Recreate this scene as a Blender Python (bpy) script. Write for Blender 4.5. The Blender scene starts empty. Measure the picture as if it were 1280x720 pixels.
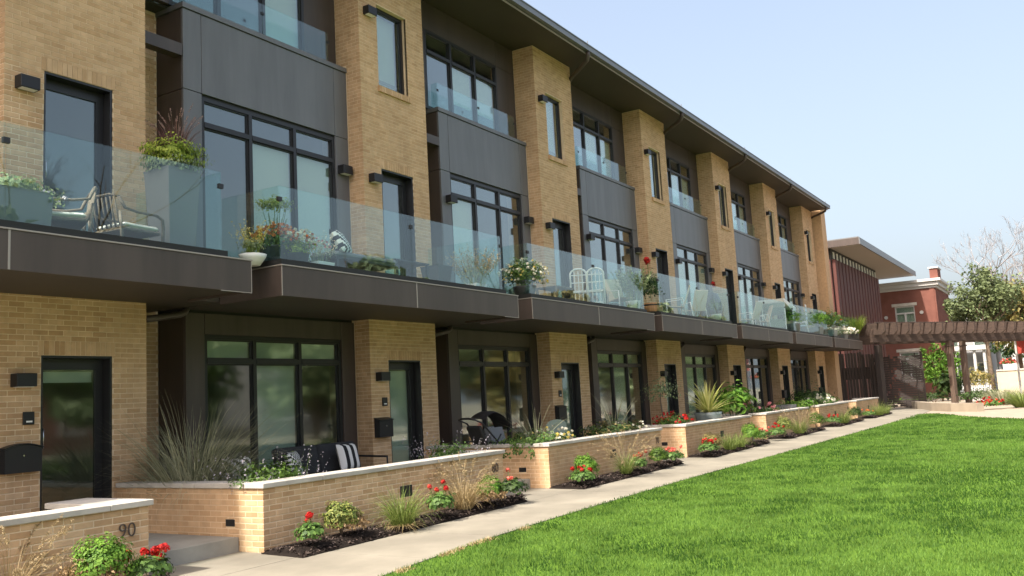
import bpy, math, random
import numpy as np
from mathutils import Matrix, Vector

scene = bpy.context.scene
C = scene.collection
rnd = random.Random(7)
rng = np.random.default_rng(11)
L = 6.7                      # width of one townhouse in metres

# ------------------------------------------------------------------ camera
CAM = np.array([-7.9662, -10.8664, 1.5936])
YAW, PITCH, ROLL, FPX = math.radians(58.4839), math.radians(7.0657), math.radians(-3.1075), 1128.33
_d = np.array([math.sin(YAW) * math.cos(PITCH), math.cos(YAW) * math.cos(PITCH), math.sin(PITCH)])
_r = np.array([math.cos(YAW), -math.sin(YAW), 0.0])
_u = np.cross(_r, _d)
CR = math.cos(ROLL) * _r + math.sin(ROLL) * _u
CU = -math.sin(ROLL) * _r + math.cos(ROLL) * _u
cam_d = bpy.data.cameras.new('camera')
cam = bpy.data.objects.new('camera', cam_d)
C.objects.link(cam)
cam_d.sensor_width = 36.0
cam_d.lens = 36.0 * FPX / 1280.0
cam_d.clip_start = 0.05
cam_d.clip_end = 2000.0
M = Matrix.Identity(4)
for i in range(3):
    M[i][0], M[i][1], M[i][2], M[i][3] = CR[i], CU[i], -_d[i], CAM[i]
cam.matrix_world = M
scene.camera = cam

# ------------------------------------------------------------------ light
TO_SUN = Vector((-0.80, 0.145, 1.0)).normalized()
EL = math.asin(TO_SUN.z)
AZ = math.atan2(TO_SUN.x, TO_SUN.y)
world = bpy.data.worlds.new('World')
scene.world = world
world.use_nodes = True
wn, wl = world.node_tree.nodes, world.node_tree.links
wn.clear()
sky = wn.new('ShaderNodeTexSky')
sky.sky_type = 'NISHITA'
sky.sun_disc = False
sky.sun_elevation = EL
sky.sun_rotation = AZ
sky.altitude = 200.0
sky.air_density = 1.0
sky.dust_density = 7.5
sky.ozone_density = 1.5
veil = wn.new('ShaderNodeMix')            # thin high cloud over the whole sky
veil.data_type = 'RGBA'
tc = wn.new('ShaderNodeTexCoord')
cn = wn.new('ShaderNodeTexNoise')
cn.inputs['Scale'].default_value = 1.6
cn.inputs['Detail'].default_value = 4.0
cmap = wn.new('ShaderNodeMapRange')
cmap.inputs['From Min'].default_value = 0.3
cmap.inputs['From Max'].default_value = 0.7
cmap.inputs['To Min'].default_value = 0.26
cmap.inputs['To Max'].default_value = 0.48
bg = wn.new('ShaderNodeBackground')
wo = wn.new('ShaderNodeOutputWorld')
wl.new(tc.outputs['Generated'], cn.inputs['Vector'])
wl.new(cn.outputs['Fac'], cmap.inputs['Value'])
wl.new(cmap.outputs['Result'], veil.inputs['Factor'])
wl.new(sky.outputs['Color'], veil.inputs['A'])
veil.inputs['B'].default_value = (1.45, 1.85, 2.35, 1.0)
wb = wn.new('ShaderNodeVectorMath')       # camera white balance: a little less blue
wb.operation = 'MULTIPLY'
wb.inputs[1].default_value = (0.95, 0.86, 0.775)
wl.new(veil.outputs['Result'], wb.inputs[0])
wl.new(wb.outputs['Vector'], bg.inputs['Color'])
wl.new(bg.outputs['Background'], wo.inputs['Surface'])
bg.inputs['Strength'].default_value = 0.135
sun_d = bpy.data.lights.new('sun', 'SUN')
sun_d.energy = 2.3
sun_d.angle = math.radians(1.5)
sun_d.color = (1.0, 0.94, 0.84)
sun = bpy.data.objects.new('sun', sun_d)
C.objects.link(sun)
sun.rotation_euler = (-TO_SUN).to_track_quat('-Z', 'Y').to_euler()
sun.location = (-20, 0, 30)
vs = scene.view_settings
vs.view_transform = 'Standard'
vs.look = 'None'
vs.gamma = 1.0
vs.use_curve_mapping = False
vs.exposure = 1.86
scene.render.engine = 'CYCLES'
scene.cycles.use_denoising = True
scene.cycles.max_bounces = 8
scene.cycles.diffuse_bounces = 4
scene.cycles.glossy_bounces = 4
scene.cycles.transparent_max_bounces = 24
scene.cycles.sample_clamp_indirect = 6.0

# ------------------------------------------------------------------ pixel to point
def at(px, py, X=None, Y=None, Z=None):
    d = CR * ((px - 640) / FPX) - CU * ((py - 360) / FPX) + _d
    if X is not None: t = (X - CAM[0]) / d[0]
    elif Y is not None: t = (Y - CAM[1]) / d[1]
    else: t = (Z - CAM[2]) / d[2]
    return CAM + t * d

# ------------------------------------------------------------------ materials
MATS = {}
def _new(name):
    m = bpy.data.materials.new(name)
    m.use_nodes = True
    n = m.node_tree.nodes
    n.clear()
    o = n.new('ShaderNodeOutputMaterial')
    MATS[name] = m
    return m, n, m.node_tree.links, o

def mat(name, col, rough=0.6, metal=0.0, var=0.0, scale=4.0, bump=0.0, bscale=40.0, spec=0.5, tone=None, detail=5.0, coat=0.0, stretch=None, stain=None):
    """Principled surface; colour drifts by +-var with world-space noise; tone=(a,b) mixes two colours by the mesh's tone attribute."""
    m, n, l, o = _new(name)
    p = n.new('ShaderNodeBsdfPrincipled')
    p.inputs['Roughness'].default_value = rough
    p.inputs['Metallic'].default_value = metal
    p.inputs['Specular IOR Level'].default_value = spec
    p.inputs['Coat Weight'].default_value = coat
    l.new(p.outputs['BSDF'], o.inputs['Surface'])
    geo = n.new('ShaderNodeNewGeometry')
    src = geo.outputs['Position']
    if stretch:
        mp = n.new('ShaderNodeMapping')
        mp.inputs['Scale'].default_value = stretch
        l.new(src, mp.inputs['Vector'])
        src = mp.outputs['Vector']
    base = None
    if tone:
        at_ = n.new('ShaderNodeAttribute')
        at_.attribute_name = 'tone'
        mx = n.new('ShaderNodeMix')
        mx.data_type = 'RGBA'
        mx.inputs['A'].default_value = (*tone[0], 1)
        mx.inputs['B'].default_value = (*tone[1], 1)
        l.new(at_.outputs['Fac'], mx.inputs['Factor'])
        base = mx.outputs['Result']
    if var > 0:
        nz = n.new('ShaderNodeTexNoise')
        nz.inputs['Scale'].default_value = scale
        nz.inputs['Detail'].default_value = detail
        l.new(src, nz.inputs['Vector'])
        mr = n.new('ShaderNodeMapRange')
        mr.inputs['From Min'].default_value = 0.3
        mr.inputs['From Max'].default_value = 0.7
        mr.inputs['To Min'].default_value = 1 - var
        mr.inputs['To Max'].default_value = 1 + var
        l.new(nz.outputs['Fac'], mr.inputs['Value'])
        vm = n.new('ShaderNodeVectorMath')
        vm.operation = 'SCALE'
        if base is None: vm.inputs[0].default_value = col
        else: l.new(base, vm.inputs[0])
        l.new(mr.outputs['Result'], vm.inputs['Scale'])
        base = vm.outputs['Vector']
    if stain:                                    # large soft weather marks: (scale, amount, vertical squeeze)
        mp2 = n.new('ShaderNodeMapping')
        mp2.inputs['Scale'].default_value = (1, 1, stain[2])
        l.new(geo.outputs['Position'], mp2.inputs['Vector'])
        ns = n.new('ShaderNodeTexNoise')
        ns.inputs['Scale'].default_value = stain[0]
        ns.inputs['Detail'].default_value = 7
        ns.inputs['Roughness'].default_value = 0.65
        l.new(mp2.outputs['Vector'], ns.inputs['Vector'])
        ms_ = n.new('ShaderNodeMapRange')
        ms_.inputs['From Min'].default_value = 0.35
        ms_.inputs['From Max'].default_value = 0.62
        ms_.inputs['To Min'].default_value = 1 - stain[1]
        ms_.inputs['To Max'].default_value = 1.0 + stain[1] * .3
        l.new(ns.outputs['Fac'], ms_.inputs['Value'])
        v2 = n.new('ShaderNodeVectorMath')
        v2.operation = 'SCALE'
        if base is None: v2.inputs[0].default_value = col
        else: l.new(base, v2.inputs[0])
        l.new(ms_.outputs['Result'], v2.inputs['Scale'])
        base = v2.outputs['Vector']
    if base is None: p.inputs['Base Color'].default_value = (*col, 1)
    else: l.new(base, p.inputs['Base Color'])
    if bump > 0:
        nb = n.new('ShaderNodeTexNoise')
        nb.inputs['Scale'].default_value = bscale
        nb.inputs['Detail'].default_value = 4
        l.new(src, nb.inputs['Vector'])
        bp = n.new('ShaderNodeBump')
        bp.inputs['Strength'].default_value = bump
        bp.inputs['Distance'].default_value = 0.01
        l.new(nb.outputs['Fac'], bp.inputs['Height'])
        l.new(bp.outputs['Normal'], p.inputs['Normal'])
    return m

def leaf_mat(name, a, b, trans=0.3, rough=0.55, patch=None):
    m, n, l, o = _new(name)
    at_ = n.new('ShaderNodeAttribute')
    at_.attribute_name = 'tone'
    mx = n.new('ShaderNodeMix')
    mx.data_type = 'RGBA'
    mx.inputs['A'].default_value = (*a, 1)
    mx.inputs['B'].default_value = (*b, 1)
    l.new(at_.outputs['Fac'], mx.inputs['Factor'])
    col = mx.outputs['Result']
    if patch:
        geo = n.new('ShaderNodeNewGeometry')
        nz = n.new('ShaderNodeTexNoise')
        nz.inputs['Scale'].default_value = patch[0]
        nz.inputs['Detail'].default_value = 4
        l.new(geo.outputs['Position'], nz.inputs['Vector'])
        n2 = n.new('ShaderNodeTexNoise')
        n2.inputs['Scale'].default_value = patch[0] * .16
        l.new(geo.outputs['Position'], n2.inputs['Vector'])
        av = n.new('ShaderNodeMath')
        av.operation = 'ADD'
        l.new(nz.outputs['Fac'], av.inputs[0])
        l.new(n2.outputs['Fac'], av.inputs[1])
        mr = n.new('ShaderNodeMapRange')
        mr.inputs['From Min'].default_value = 0.88
        mr.inputs['From Max'].default_value = 1.14
        l.new(av.outputs[0], mr.inputs['Value'])
        m2 = n.new('ShaderNodeMix')
        m2.data_type = 'RGBA'
        l.new(mr.outputs['Result'], m2.inputs['Factor'])
        l.new(col, m2.inputs['A'])
        vm = n.new('ShaderNodeVectorMath')
        vm.operation = 'MULTIPLY'
        vm.inputs[1].default_value = patch[1]
        l.new(col, vm.inputs[0])
        l.new(vm.outputs['Vector'], m2.inputs['B'])
        col = m2.outputs['Result']
    p = n.new('ShaderNodeBsdfPrincipled')
    p.inputs['Roughness'].default_value = rough
    p.inputs['Specular IOR Level'].default_value = 0.3
    t = n.new('ShaderNodeBsdfTranslucent')
    ms = n.new('ShaderNodeMixShader')
    ms.inputs[0].default_value = trans
    l.new(col, p.inputs['Base Color'])
    l.new(col, t.inputs['Color'])
    l.new(p.outputs['BSDF'], ms.inputs[1])
    l.new(t.outputs['BSDF'], ms.inputs[2])
    l.new(ms.outputs['Shader'], o.inputs['Surface'])
    return m

def glass_mat(name, tint, r0, power, gain, rough=0.0, wob=0.0):
    """Thin architectural glass: tinted see-through plus a mirror share that grows towards grazing angles."""
    m, n, l, o = _new(name)
    tr = n.new('ShaderNodeBsdfTransparent')
    tr.inputs['Color'].default_value = (*tint, 1)
    gl = n.new('ShaderNodeBsdfGlossy')
    gl.inputs['Roughness'].default_value = rough
    gl.inputs['Color'].default_value = (0.93, 0.98, 1.0, 1)
    lw = n.new('ShaderNodeLayerWeight')
    lw.inputs['Blend'].default_value = 0.5
    pw = n.new('ShaderNodeMath')
    pw.operation = 'POWER'
    pw.inputs[1].default_value = power
    ma = n.new('ShaderNodeMath')
    ma.operation = 'MULTIPLY_ADD'
    ma.inputs[1].default_value = gain
    ma.inputs[2].default_value = r0
    ma.use_clamp = True
    ms = n.new('ShaderNodeMixShader')
    l.new(lw.outputs['Facing'], pw.inputs[0])
    l.new(pw.outputs[0], ma.inputs[0])
    l.new(ma.outputs[0], ms.inputs[0])
    l.new(tr.outputs[0], ms.inputs[1])
    l.new(gl.outputs[0], ms.inputs[2])
    l.new(ms.outputs[0], o.inputs['Surface'])
    if wob:
        geo = n.new('ShaderNodeNewGeometry')
        nb = n.new('ShaderNodeTexNoise')
        nb.inputs['Scale'].default_value = 1.3
        l.new(geo.outputs['Position'], nb.inputs['Vector'])
        bp = n.new('ShaderNodeBump')
        bp.inputs['Strength'].default_value = wob
        bp.inputs['Distance'].default_value = 0.02
        l.new(nb.outputs['Fac'], bp.inputs['Height'])
        l.new(bp.outputs['Normal'], gl.inputs['Normal'])
    return m

mat('brick', (0, 0, 0), 0.85, var=0.10, scale=9, bump=0.35, bscale=120, tone=((0.50, 0.315, 0.17), (0.64, 0.435, 0.26)), spec=0.2, stain=(.9, .14, .5))
mat('mortar', (0.74, 0.575, 0.385), 0.95, stain=(.9, .14, .5), var=0.12, scale=3, bump=0.4, bscale=90, spec=0.1)
mat('limestone', (0.50, 0.47, 0.42), 0.8, stain=(1.6, .22, 1.0), var=0.10, scale=2.2, bump=0.15, bscale=60, spec=0.2)
mat('panel_metal', (0.150, 0.150, 0.158), 0.42, metal=0.1, var=0.05, scale=0.8, bump=0.08, bscale=1.3, stain=(3.0, .16, .12))
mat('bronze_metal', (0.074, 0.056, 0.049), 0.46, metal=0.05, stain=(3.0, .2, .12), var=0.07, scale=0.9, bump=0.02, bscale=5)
mat('trim_light', (0.36, 0.32, 0.29), 0.4, metal=0.3)
mat('soffit', (0.062, 0.048, 0.038), 0.6, var=0.08, scale=1.2)
mat('frame_black', (0.022, 0.022, 0.024), 0.38, metal=0.15)
mat('lamp_black', (0.016, 0.016, 0.018), 0.45, metal=0.2, bump=0.05, bscale=200)
mat('rubber', (0.012, 0.012, 0.012), 0.6)
mat('gutter_grey', (0.17, 0.175, 0.18), 0.38, metal=0.4, var=0.05)
mat('roof_dark', (0.05, 0.05, 0.052), 0.8, var=0.1)
mat('room_wall', (0.36, 0.34, 0.30), 0.9)
mat('room_dark', (0.05, 0.045, 0.04), 0.9)
mat('blind', (0.70, 0.73, 0.68), 0.9)
mat('concrete', (0.257, 0.236, 0.19), 0.9, stain=(.7, .2, 1.0), var=0.13, scale=0.8, detail=9, bump=0.12, bscale=70, spec=0.15)
mat('step_concrete', (0.34, 0.335, 0.30), 0.9, stain=(1.1, .2, 1.0), var=0.08, scale=2, bump=0.1, bscale=60, spec=0.15)
mat('soil', (0.02, 0.016, 0.014), 1.0, bump=0.6, bscale=45, spec=0.05)
mat('mulch', (0, 0, 0), 0.95, tone=((0.014, 0.011, 0.010), (0.15, 0.115, 0.10)), spec=0.1)
mat('turf', (0.07, 0.13, 0.018), 1.0, var=0.35, scale=1.3, bump=0.6, bscale=60, spec=0.05)
mat('ground', (0.20, 0.19, 0.15), 1.0, var=0.2, scale=0.5, spec=0.05)
mat('paver', (0.32, 0.27, 0.21), 0.9, var=0.1, scale=2, spec=0.15)
mat('pergola_wood', (0.055, 0.035, 0.026), 0.75, var=0.25, scale=2.5, stretch=(1, 1, 6), bump=0.2, bscale=30)
mat('pergola_post', (0.10, 0.066, 0.047), 0.75, var=0.2, scale=3, stretch=(4, 4, 0.6), bump=0.2, bscale=30)
mat('screen_metal', (0.04, 0.03, 0.026), 0.6, metal=0.1)
mat('red_slat', (0.085, 0.024, 0.018), 0.65, var=0.18, scale=1.5, stretch=(3, 3, 0.3))
mat('pale_soffit', (0.42, 0.37, 0.32), 0.7)
mat('red_brick', (0.19, 0.084, 0.066), 0.9, var=0.12, scale=1.5, spec=0.1)
mat('white_paint', (0.52, 0.52, 0.51), 0.6)
mat('grey_siding', (0.27, 0.27, 0.275), 0.8, var=0.05)
mat('grey_roof', (0.16, 0.155, 0.15), 0.9, var=0.15)
mat('cream_wall', (0.50, 0.44, 0.33), 0.85, var=0.05)
mat('red_paint', (0.38, 0.045, 0.03), 0.6)
mat('bark', (0.15, 0.115, 0.085), 0.95, var=0.3, scale=6, bump=0.5, bscale=20, spec=0.1)
mat('twig_grey', (0.27, 0.27, 0.285), 0.95, spec=0.1)  # grey lightened to paint in the haze of distance
mat('stem_green', (0.10, 0.15, 0.04), 0.7)
mat('wicker', (0.15, 0.115, 0.085), 0.8, var=0.3, scale=60, bump=0.5, bscale=150)
mat('white_frame', (0.70, 0.69, 0.66), 0.5)
mat('cushion_white', (0.70, 0.66, 0.60), 0.9, bump=0.1, bscale=30)
mat('cushion_charcoal', (0.030, 0.031, 0.034), 0.95, bump=0.2, bscale=200, var=0.1)
mat('stripe_black', (0.014, 0.014, 0.016), 0.95)
mat('stripe_white', (0.74, 0.73, 0.70), 0.95)
mat('planter_grey', (0.15, 0.157, 0.165), 0.55, var=0.05, scale=2)
mat('planter_dark', (0.045, 0.047, 0.05), 0.5)
mat('planter_white', (0.76, 0.76, 0.74), 0.45)
mat('planter_teal', (0.17, 0.21, 0.215), 0.35, coat=0.3)
mat('wood_barrel', (0.30, 0.17, 0.075), 0.7, var=0.25, scale=3, stretch=(6, 6, 0.5))
mat('sage_plastic', (0.25, 0.31, 0.26), 0.5)
mat('cover_black', (0.018, 0.018, 0.02), 0.5, bump=0.5, bscale=12)
mat('chrome', (0.55, 0.55, 0.55), 0.25, metal=1.0)
mat('bulb_white', (0.8, 0.8, 0.78), 0.4)
mat('beige_cloth', (0.56, 0.47, 0.34), 0.9, bump=0.2, bscale=10)
mat('blue_cloth', (0.35, 0.50, 0.62), 0.9)
glass_mat('window_glass', (0.80, 0.86, 0.82), 0.10, 2.2, 0.60, rough=0.05)
glass_mat('rail_glass', (0.88, 0.965, 0.955), 0.035, 2.3, 0.38)
leaf_mat('leaf_box', (0.030, 0.070, 0.010), (0.13, 0.22, 0.035))
leaf_mat('leaf_varieg', (0.05, 0.10, 0.018), (0.34, 0.36, 0.10))
leaf_mat('leaf_geranium', (0.035, 0.085, 0.018), (0.15, 0.26, 0.06))
leaf_mat('leaf_lime', (0.10, 0.17, 0.015), (0.34, 0.42, 0.06))
leaf_mat('leaf_pale', (0.14, 0.20, 0.09), (0.36, 0.42, 0.22))
leaf_mat('leaf_bright', (0.05, 0.14, 0.014), (0.19, 0.34, 0.045))
leaf_mat('leaf_dark', (0.016, 0.040, 0.010), (0.07, 0.12, 0.03))
leaf_mat('leaf_tree', (0.075, 0.105, 0.045), (0.22, 0.27, 0.12))  # far leaves, paled so the colour carries some haze
leaf_mat('leaf_autumn', (0.13, 0.14, 0.04), (0.34, 0.27, 0.10))
leaf_mat('leaf_dry', (0.20, 0.12, 0.05), (0.42, 0.30, 0.16))
leaf_mat('leaf_yucca', (0.28, 0.33, 0.06), (0.62, 0.60, 0.24))
leaf_mat('blade_green', (0.085, 0.14, 0.025), (0.28, 0.34, 0.09))
leaf_mat('blade_tan', (0.26, 0.19, 0.085), (0.52, 0.41, 0.22))
leaf_mat('blade_grey', (0.15, 0.165, 0.085), (0.54, 0.53, 0.36))
leaf_mat('blade_purple', (0.055, 0.025, 0.025), (0.26, 0.13, 0.12))
leaf_mat('plume', (0.30, 0.22, 0.11), (0.50, 0.40, 0.24))
leaf_mat('plume_pink', (0.22, 0.13, 0.12), (0.52, 0.38, 0.34))
leaf_mat('petal_red', (0.26, 0.006, 0.010), (0.62, 0.028, 0.020), trans=0.25)
leaf_mat('petal_orange', (0.55, 0.10, 0.03), (0.75, 0.32, 0.08), trans=0.25)
leaf_mat('petal_coral', (0.60, 0.08, 0.06), (0.80, 0.22, 0.16), trans=0.25)
leaf_mat('petal_white', (0.66, 0.64, 0.50), (0.82, 0.80, 0.70), trans=0.25)
leaf_mat('petal_yellow', (0.60, 0.46, 0.08), (0.78, 0.68, 0.25), trans=0.25)
leaf_mat('petal_pink', (0.55, 0.18, 0.22), (0.75, 0.42, 0.42), trans=0.25)
leaf_mat('petal_lilac', (0.30, 0.28, 0.34), (0.52, 0.48, 0.52), trans=0.25)
leaf_mat('lawn_blade', (0.066, 0.150, 0.020), (0.165, 0.295, 0.056), trans=0.35, patch=(1.7, (0.30, 0.42, 0.30)))

# ------------------------------------------------------------------ mesh helpers
class MB:
    def __init__(self):
        self.v, self.f, self.t = [], [], []
    def box(self, x0, x1, y0, y1, z0, z1, tone=0.5):
        b = len(self.v)
        self.v += [(x0, y0, z0), (x1, y0, z0), (x1, y1, z0), (x0, y1, z0), (x0, y0, z1), (x1, y0, z1), (x1, y1, z1), (x0, y1, z1)]
        self.f += [(b, b+3, b+2, b+1), (b+4, b+5, b+6, b+7), (b, b+1, b+5, b+4), (b+1, b+2, b+6, b+5), (b+2, b+3, b+7, b+6), (b+3, b, b+4, b+7)]
        self.t += [tone] * 8
        return self
    def rbox(self, x0, x1, y0, y1, z0, z1, r=0.01, tone=0.5):
        """Box with its edges chamfered by r."""
        b = len(self.v)
        xs, ys, zs = (x0, x1), (y0, y1), (z0, z1)
        idx = {}
        for i in (0, 1):
            for j in (0, 1):
                for k in (0, 1):
                    sx, sy, sz = (1, -1)[i], (1, -1)[j], (1, -1)[k]
                    X, Y, Z = xs[i], ys[j], zs[k]
                    for a, p in enumerate(((X, Y+sy*r, Z+sz*r), (X+sx*r, Y, Z+sz*r), (X+sx*r, Y+sy*r, Z))):
                        idx[(i, j, k, a)] = len(self.v)
                        self.v.append(p)
                        self.t.append(tone)
        I = lambda i, j, k, a: idx[(i, j, k, a)]
        F = []
        for i in (0, 1): F.append([I(i, 0, 0, 0), I(i, 1, 0, 0), I(i, 1, 1, 0), I(i, 0, 1, 0)][::(-1 if i == 0 else 1)])
        for j in (0, 1): F.append([I(0, j, 0, 1), I(1, j, 0, 1), I(1, j, 1, 1), I(0, j, 1, 1)][::(1 if j == 0 else -1)])
        for k in (0, 1): F.append([I(0, 0, k, 2), I(1, 0, k, 2), I(1, 1, k, 2), I(0, 1, k, 2)][::(-1 if k == 0 else 1)])
        for i in (0, 1):
            for j in (0, 1):
                F.append([I(i, j, 0, 0), I(i, j, 0, 1), I(i, j, 1, 1), I(i, j, 1, 0)][::(1 if (i + j) % 2 == 0 else -1)])
        for j in (0, 1):
            for k in (0, 1):
                F.append([I(0, j, k, 1), I(0, j, k, 2), I(1, j, k, 2), I(1, j, k, 1)][::(1 if (j + k) % 2 == 0 else -1)])
        for i in (0, 1):
            for k in (0, 1):
                F.append([I(i, 0, k, 2), I(i, 0, k, 0), I(i, 1, k, 0), I(i, 1, k, 2)][::(1 if (i + k) % 2 == 0 else -1)])
        for i in (0, 1):
            for j in (0, 1):
                for k in (0, 1):
                    F.append([I(i, j, k, 0), I(i, j, k, 2), I(i, j, k, 1)][::(1 if (i + j + k) % 2 == 0 else -1)])
        self.f += [tuple(q) for q in F]
        return self
    def poly(self, pts, z0, z1):
        b, n = len(self.v), len(pts)
        self.v += [(x, y, z0) for x, y in pts] + [(x, y, z1) for x, y in pts]
        self.t += [0.5] * (2 * n)
        self.f += [tuple(b + i for i in range(n))[::-1], tuple(b + n + i for i in range(n))]
        self.f += [(b+i, b+(i+1) % n, b+n+(i+1) % n, b+n+i) for i in range(n)]
        return self
    def tube(self, pts, r, n=8, cap=True, tone=0.5):
        rs = r if isinstance(r, (list, tuple)) else [r] * len(pts)
        P = [Vector(p) for p in pts]
        b = len(self.v)
        prev = None
        for i, p in enumerate(P):
            d = (P[min(i+1, len(P)-1)] - P[max(i-1, 0)]).normalized()
            a = prev if prev is not None else (Vector((0, 0, 1)) if abs(d.z) < 0.9 else Vector((1, 0, 0)))
            s = d.cross(a)
            if s.length < 1e-6: s = d.cross(Vector((0, 1, 0)))
            s.normalize()
            t = s.cross(d).normalized()
            prev = t
            for k in range(n):
                w = 2 * math.pi * k / n
                self.v.append(tuple(p + rs[i] * (math.cos(w) * s + math.sin(w) * t)))
                self.t.append(tone)
        for i in range(len(P)-1):
            for k in range(n):
                self.f.append((b+i*n+k, b+i*n+(k+1) % n, b+(i+1)*n+(k+1) % n, b+(i+1)*n+k))
        if cap:
            self.f.append(tuple(b+k for k in range(n))[::-1])
            e = b + (len(P)-1)*n
            self.f.append(tuple(e+k for k in range(n)))
        return self
    def lathe(self, prof, n=16, cx=0, cy=0, sq=False):
        """Revolve (r,z) pairs; sq gives a four-sided tapered shape."""
        b = len(self.v)
        if sq: n = 4
        off = math.pi / 4 if sq else 0
        k2 = math.sqrt(2) if sq else 1
        for r, z in prof:
            for k in range(n):
                w = 2 * math.pi * k / n + off
                self.v.append((cx + r*k2*math.cos(w), cy + r*k2*math.sin(w), z))
                self.t.append(0.5)
        for i in range(len(prof)-1):
            for k in range(n):
                self.f.append((b+i*n+k, b+i*n+(k+1) % n, b+(i+1)*n+(k+1) % n, b+(i+1)*n+k))
        self.f.append(tuple(b+k for k in range(n))[::-1])
        e = b+(len(prof)-1)*n
        self.f.append(tuple(e+k for k in range(n)))
        return self
    def mesh(self, name, m, smooth=False):
        me = bpy.data.meshes.new(name)
        me.from_pydata(self.v, [], self.f)
        a = me.attributes.new('tone', 'FLOAT', 'POINT')
        a.data.foreach_set('value', self.t)
        me.materials.append(MATS[m])
        if smooth: me.shade_smooth()
        me.update()
        return me
    def build(self, name, m, parent=None, smooth=False, kind=None):
        return put(name, self.mesh(name, m, smooth), parent, kind)

def put(name, me, parent=None, kind=None, loc=None):
    o = bpy.data.objects.new(name, me)
    C.objects.link(o)
    if parent is not None: o.parent = parent
    if kind: o['kind'] = kind
    if loc is not None: o.location = loc
    return o

def empty(name, loc=(0, 0, 0), rz=0.0, label=None, cat=None, group=None):
    o = bpy.data.objects.new(name, None)
    o.empty_display_size = 0.2
    C.objects.link(o)
    o.location = tuple(float(c) for c in loc)
    o.rotation_euler = (0, 0, rz)
    return tag(o, label, cat, group)

def tag(o, label=None, cat=None, group=None, kind=None):
    if label: o['label'] = label
    if cat: o['category'] = cat
    if group: o['group'] = group
    if kind: o['kind'] = kind
    return o

def copy_tree(o, parent=None):
    c = o.copy()
    C.objects.link(c)
    if parent is not None: c.parent = parent
    for ch in list(o.children): copy_tree(ch, c)
    return c

def np_mesh(name, V, F, tone, m, smooth=False):
    """V (n,3), F (m,k) with k = 3 or 4, tone (n,)"""
    me = bpy.data.meshes.new(name)
    V = np.ascontiguousarray(V, dtype=np.float32)
    F = np.ascontiguousarray(F, dtype=np.int32)
    k = F.shape[1]
    me.vertices.add(len(V))
    me.vertices.foreach_set('co', V.ravel())
    me.loops.add(F.size)
    me.loops.foreach_set('vertex_index', F.ravel())
    me.polygons.add(len(F))
    me.polygons.foreach_set('loop_start', np.arange(0, F.size, k, dtype=np.int32))
    a = me.attributes.new('tone', 'FLOAT', 'POINT')
    a.data.foreach_set('value', np.ascontiguousarray(tone, dtype=np.float32))
    me.materials.append(MATS[m])
    me.update(calc_edges=True)
    if smooth: me.shade_smooth()
    return me

def unit(a):
    return a / np.maximum(np.linalg.norm(a, axis=1, keepdims=True), 1e-9)

def leaves(P, N, size, m, name='foliage', asp=0.55, tone=None, jit=0.7, seed=0, fold=0.25):
    """One folded leaf (two quads' worth, four corner points) at each point P, facing about N."""
    g = np.random.default_rng(seed)
    n = len(P)
    N = unit(N + jit * g.normal(size=(n, 3)))
    A = unit(np.cross(N, g.normal(size=(n, 3))))
    B = np.cross(N, A)
    s = (size * g.uniform(0.65, 1.3, n))[:, None] if np.isscalar(size) else size[:, None]
    tip, base = P + A * s, P - A * s
    l_, r_ = P + B * s * asp + N * s * fold, P - B * s * asp + N * s * fold
    V = np.stack([base, r_, tip, l_], 1).reshape(-1, 3)
    i = np.arange(n)[:, None] * 4
    F = np.concatenate([i + [0, 1, 2], i + [0, 2, 3]], 0)
    t = g.uniform(0, 1, n) if tone is None else tone
    return np_mesh(name, V, F, np.repeat(t, 4), m)

def blades(base, az, length, lean, width, m, name='blades', segs=5, curl=1.5, seed=0, tip=0.08, tonev=None):
    """Arching tapered strips. lean = starting angle from vertical, curl = how far the strip bends over."""
    g = np.random.default_rng(seed)
    n = len(base)
    t = np.linspace(0, 1, segs + 1)
    ang = lean[:, None] + np.asarray(curl).reshape(-1, 1) * t[None, :] ** 1.6
    dr = np.sin(ang) * (length / segs)[:, None]
    dz = np.cos(ang) * (length / segs)[:, None]
    r = np.concatenate([np.zeros((n, 1)), np.cumsum(dr[:, 1:], 1)], 1)
    z = np.concatenate([np.zeros((n, 1)), np.cumsum(dz[:, 1:], 1)], 1)
    ca, sa = np.cos(az)[:, None], np.sin(az)[:, None]
    ctr = np.stack([base[:, 0:1] + r * ca, base[:, 1:2] + r * sa, base[:, 2:3] + z], -1)
    tw = az + g.normal(0, 0.5, n)
    side = np.stack([-np.sin(tw), np.cos(tw), 0 * tw], -1)[:, None, :]
    w = (width * (1 - (1 - tip) * t ** 1.5))[None, :, None] * (g.uniform(0.7, 1.3, n)[:, None, None])
    V = np.stack([ctr - side * w, ctr + side * w], 2).reshape(-1, 3)
    per = (segs + 1) * 2
    i = np.arange(n)[:, None, None] * per
    s = np.arange(segs)[None, :, None] * 2
    F = (i + s + np.array([0, 1, 3, 2])[None, None, :]).reshape(-1, 4)
    tone = np.repeat(g.uniform(0, 1, n) if tonev is None else tonev, per)
    return np_mesh(name, V, F, tone, m), ctr

def join_np(name, meshes, m):
    """Join tone meshes of triangles/quads into one."""
    me = bpy.data.meshes.new(name)
    V, F, T, o = [], [], [], 0
    for q in meshes:
        n = len(q.vertices)
        co = np.empty(n*3, np.float32); q.vertices.foreach_get('co', co)
        tn = np.empty(n, np.float32); q.attributes['tone'].data.foreach_get('value', tn)
        V.append(co.reshape(-1, 3)); T.append(tn)
        F += [tuple(o + v for v in p.vertices) for p in q.polygons]
        o += n
    me.from_pydata(np.concatenate(V), [], F)
    a = me.attributes.new('tone', 'FLOAT', 'POINT')
    a.data.foreach_set('value', np.concatenate(T))
    me.materials.append(MATS[m])
    return me

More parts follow.
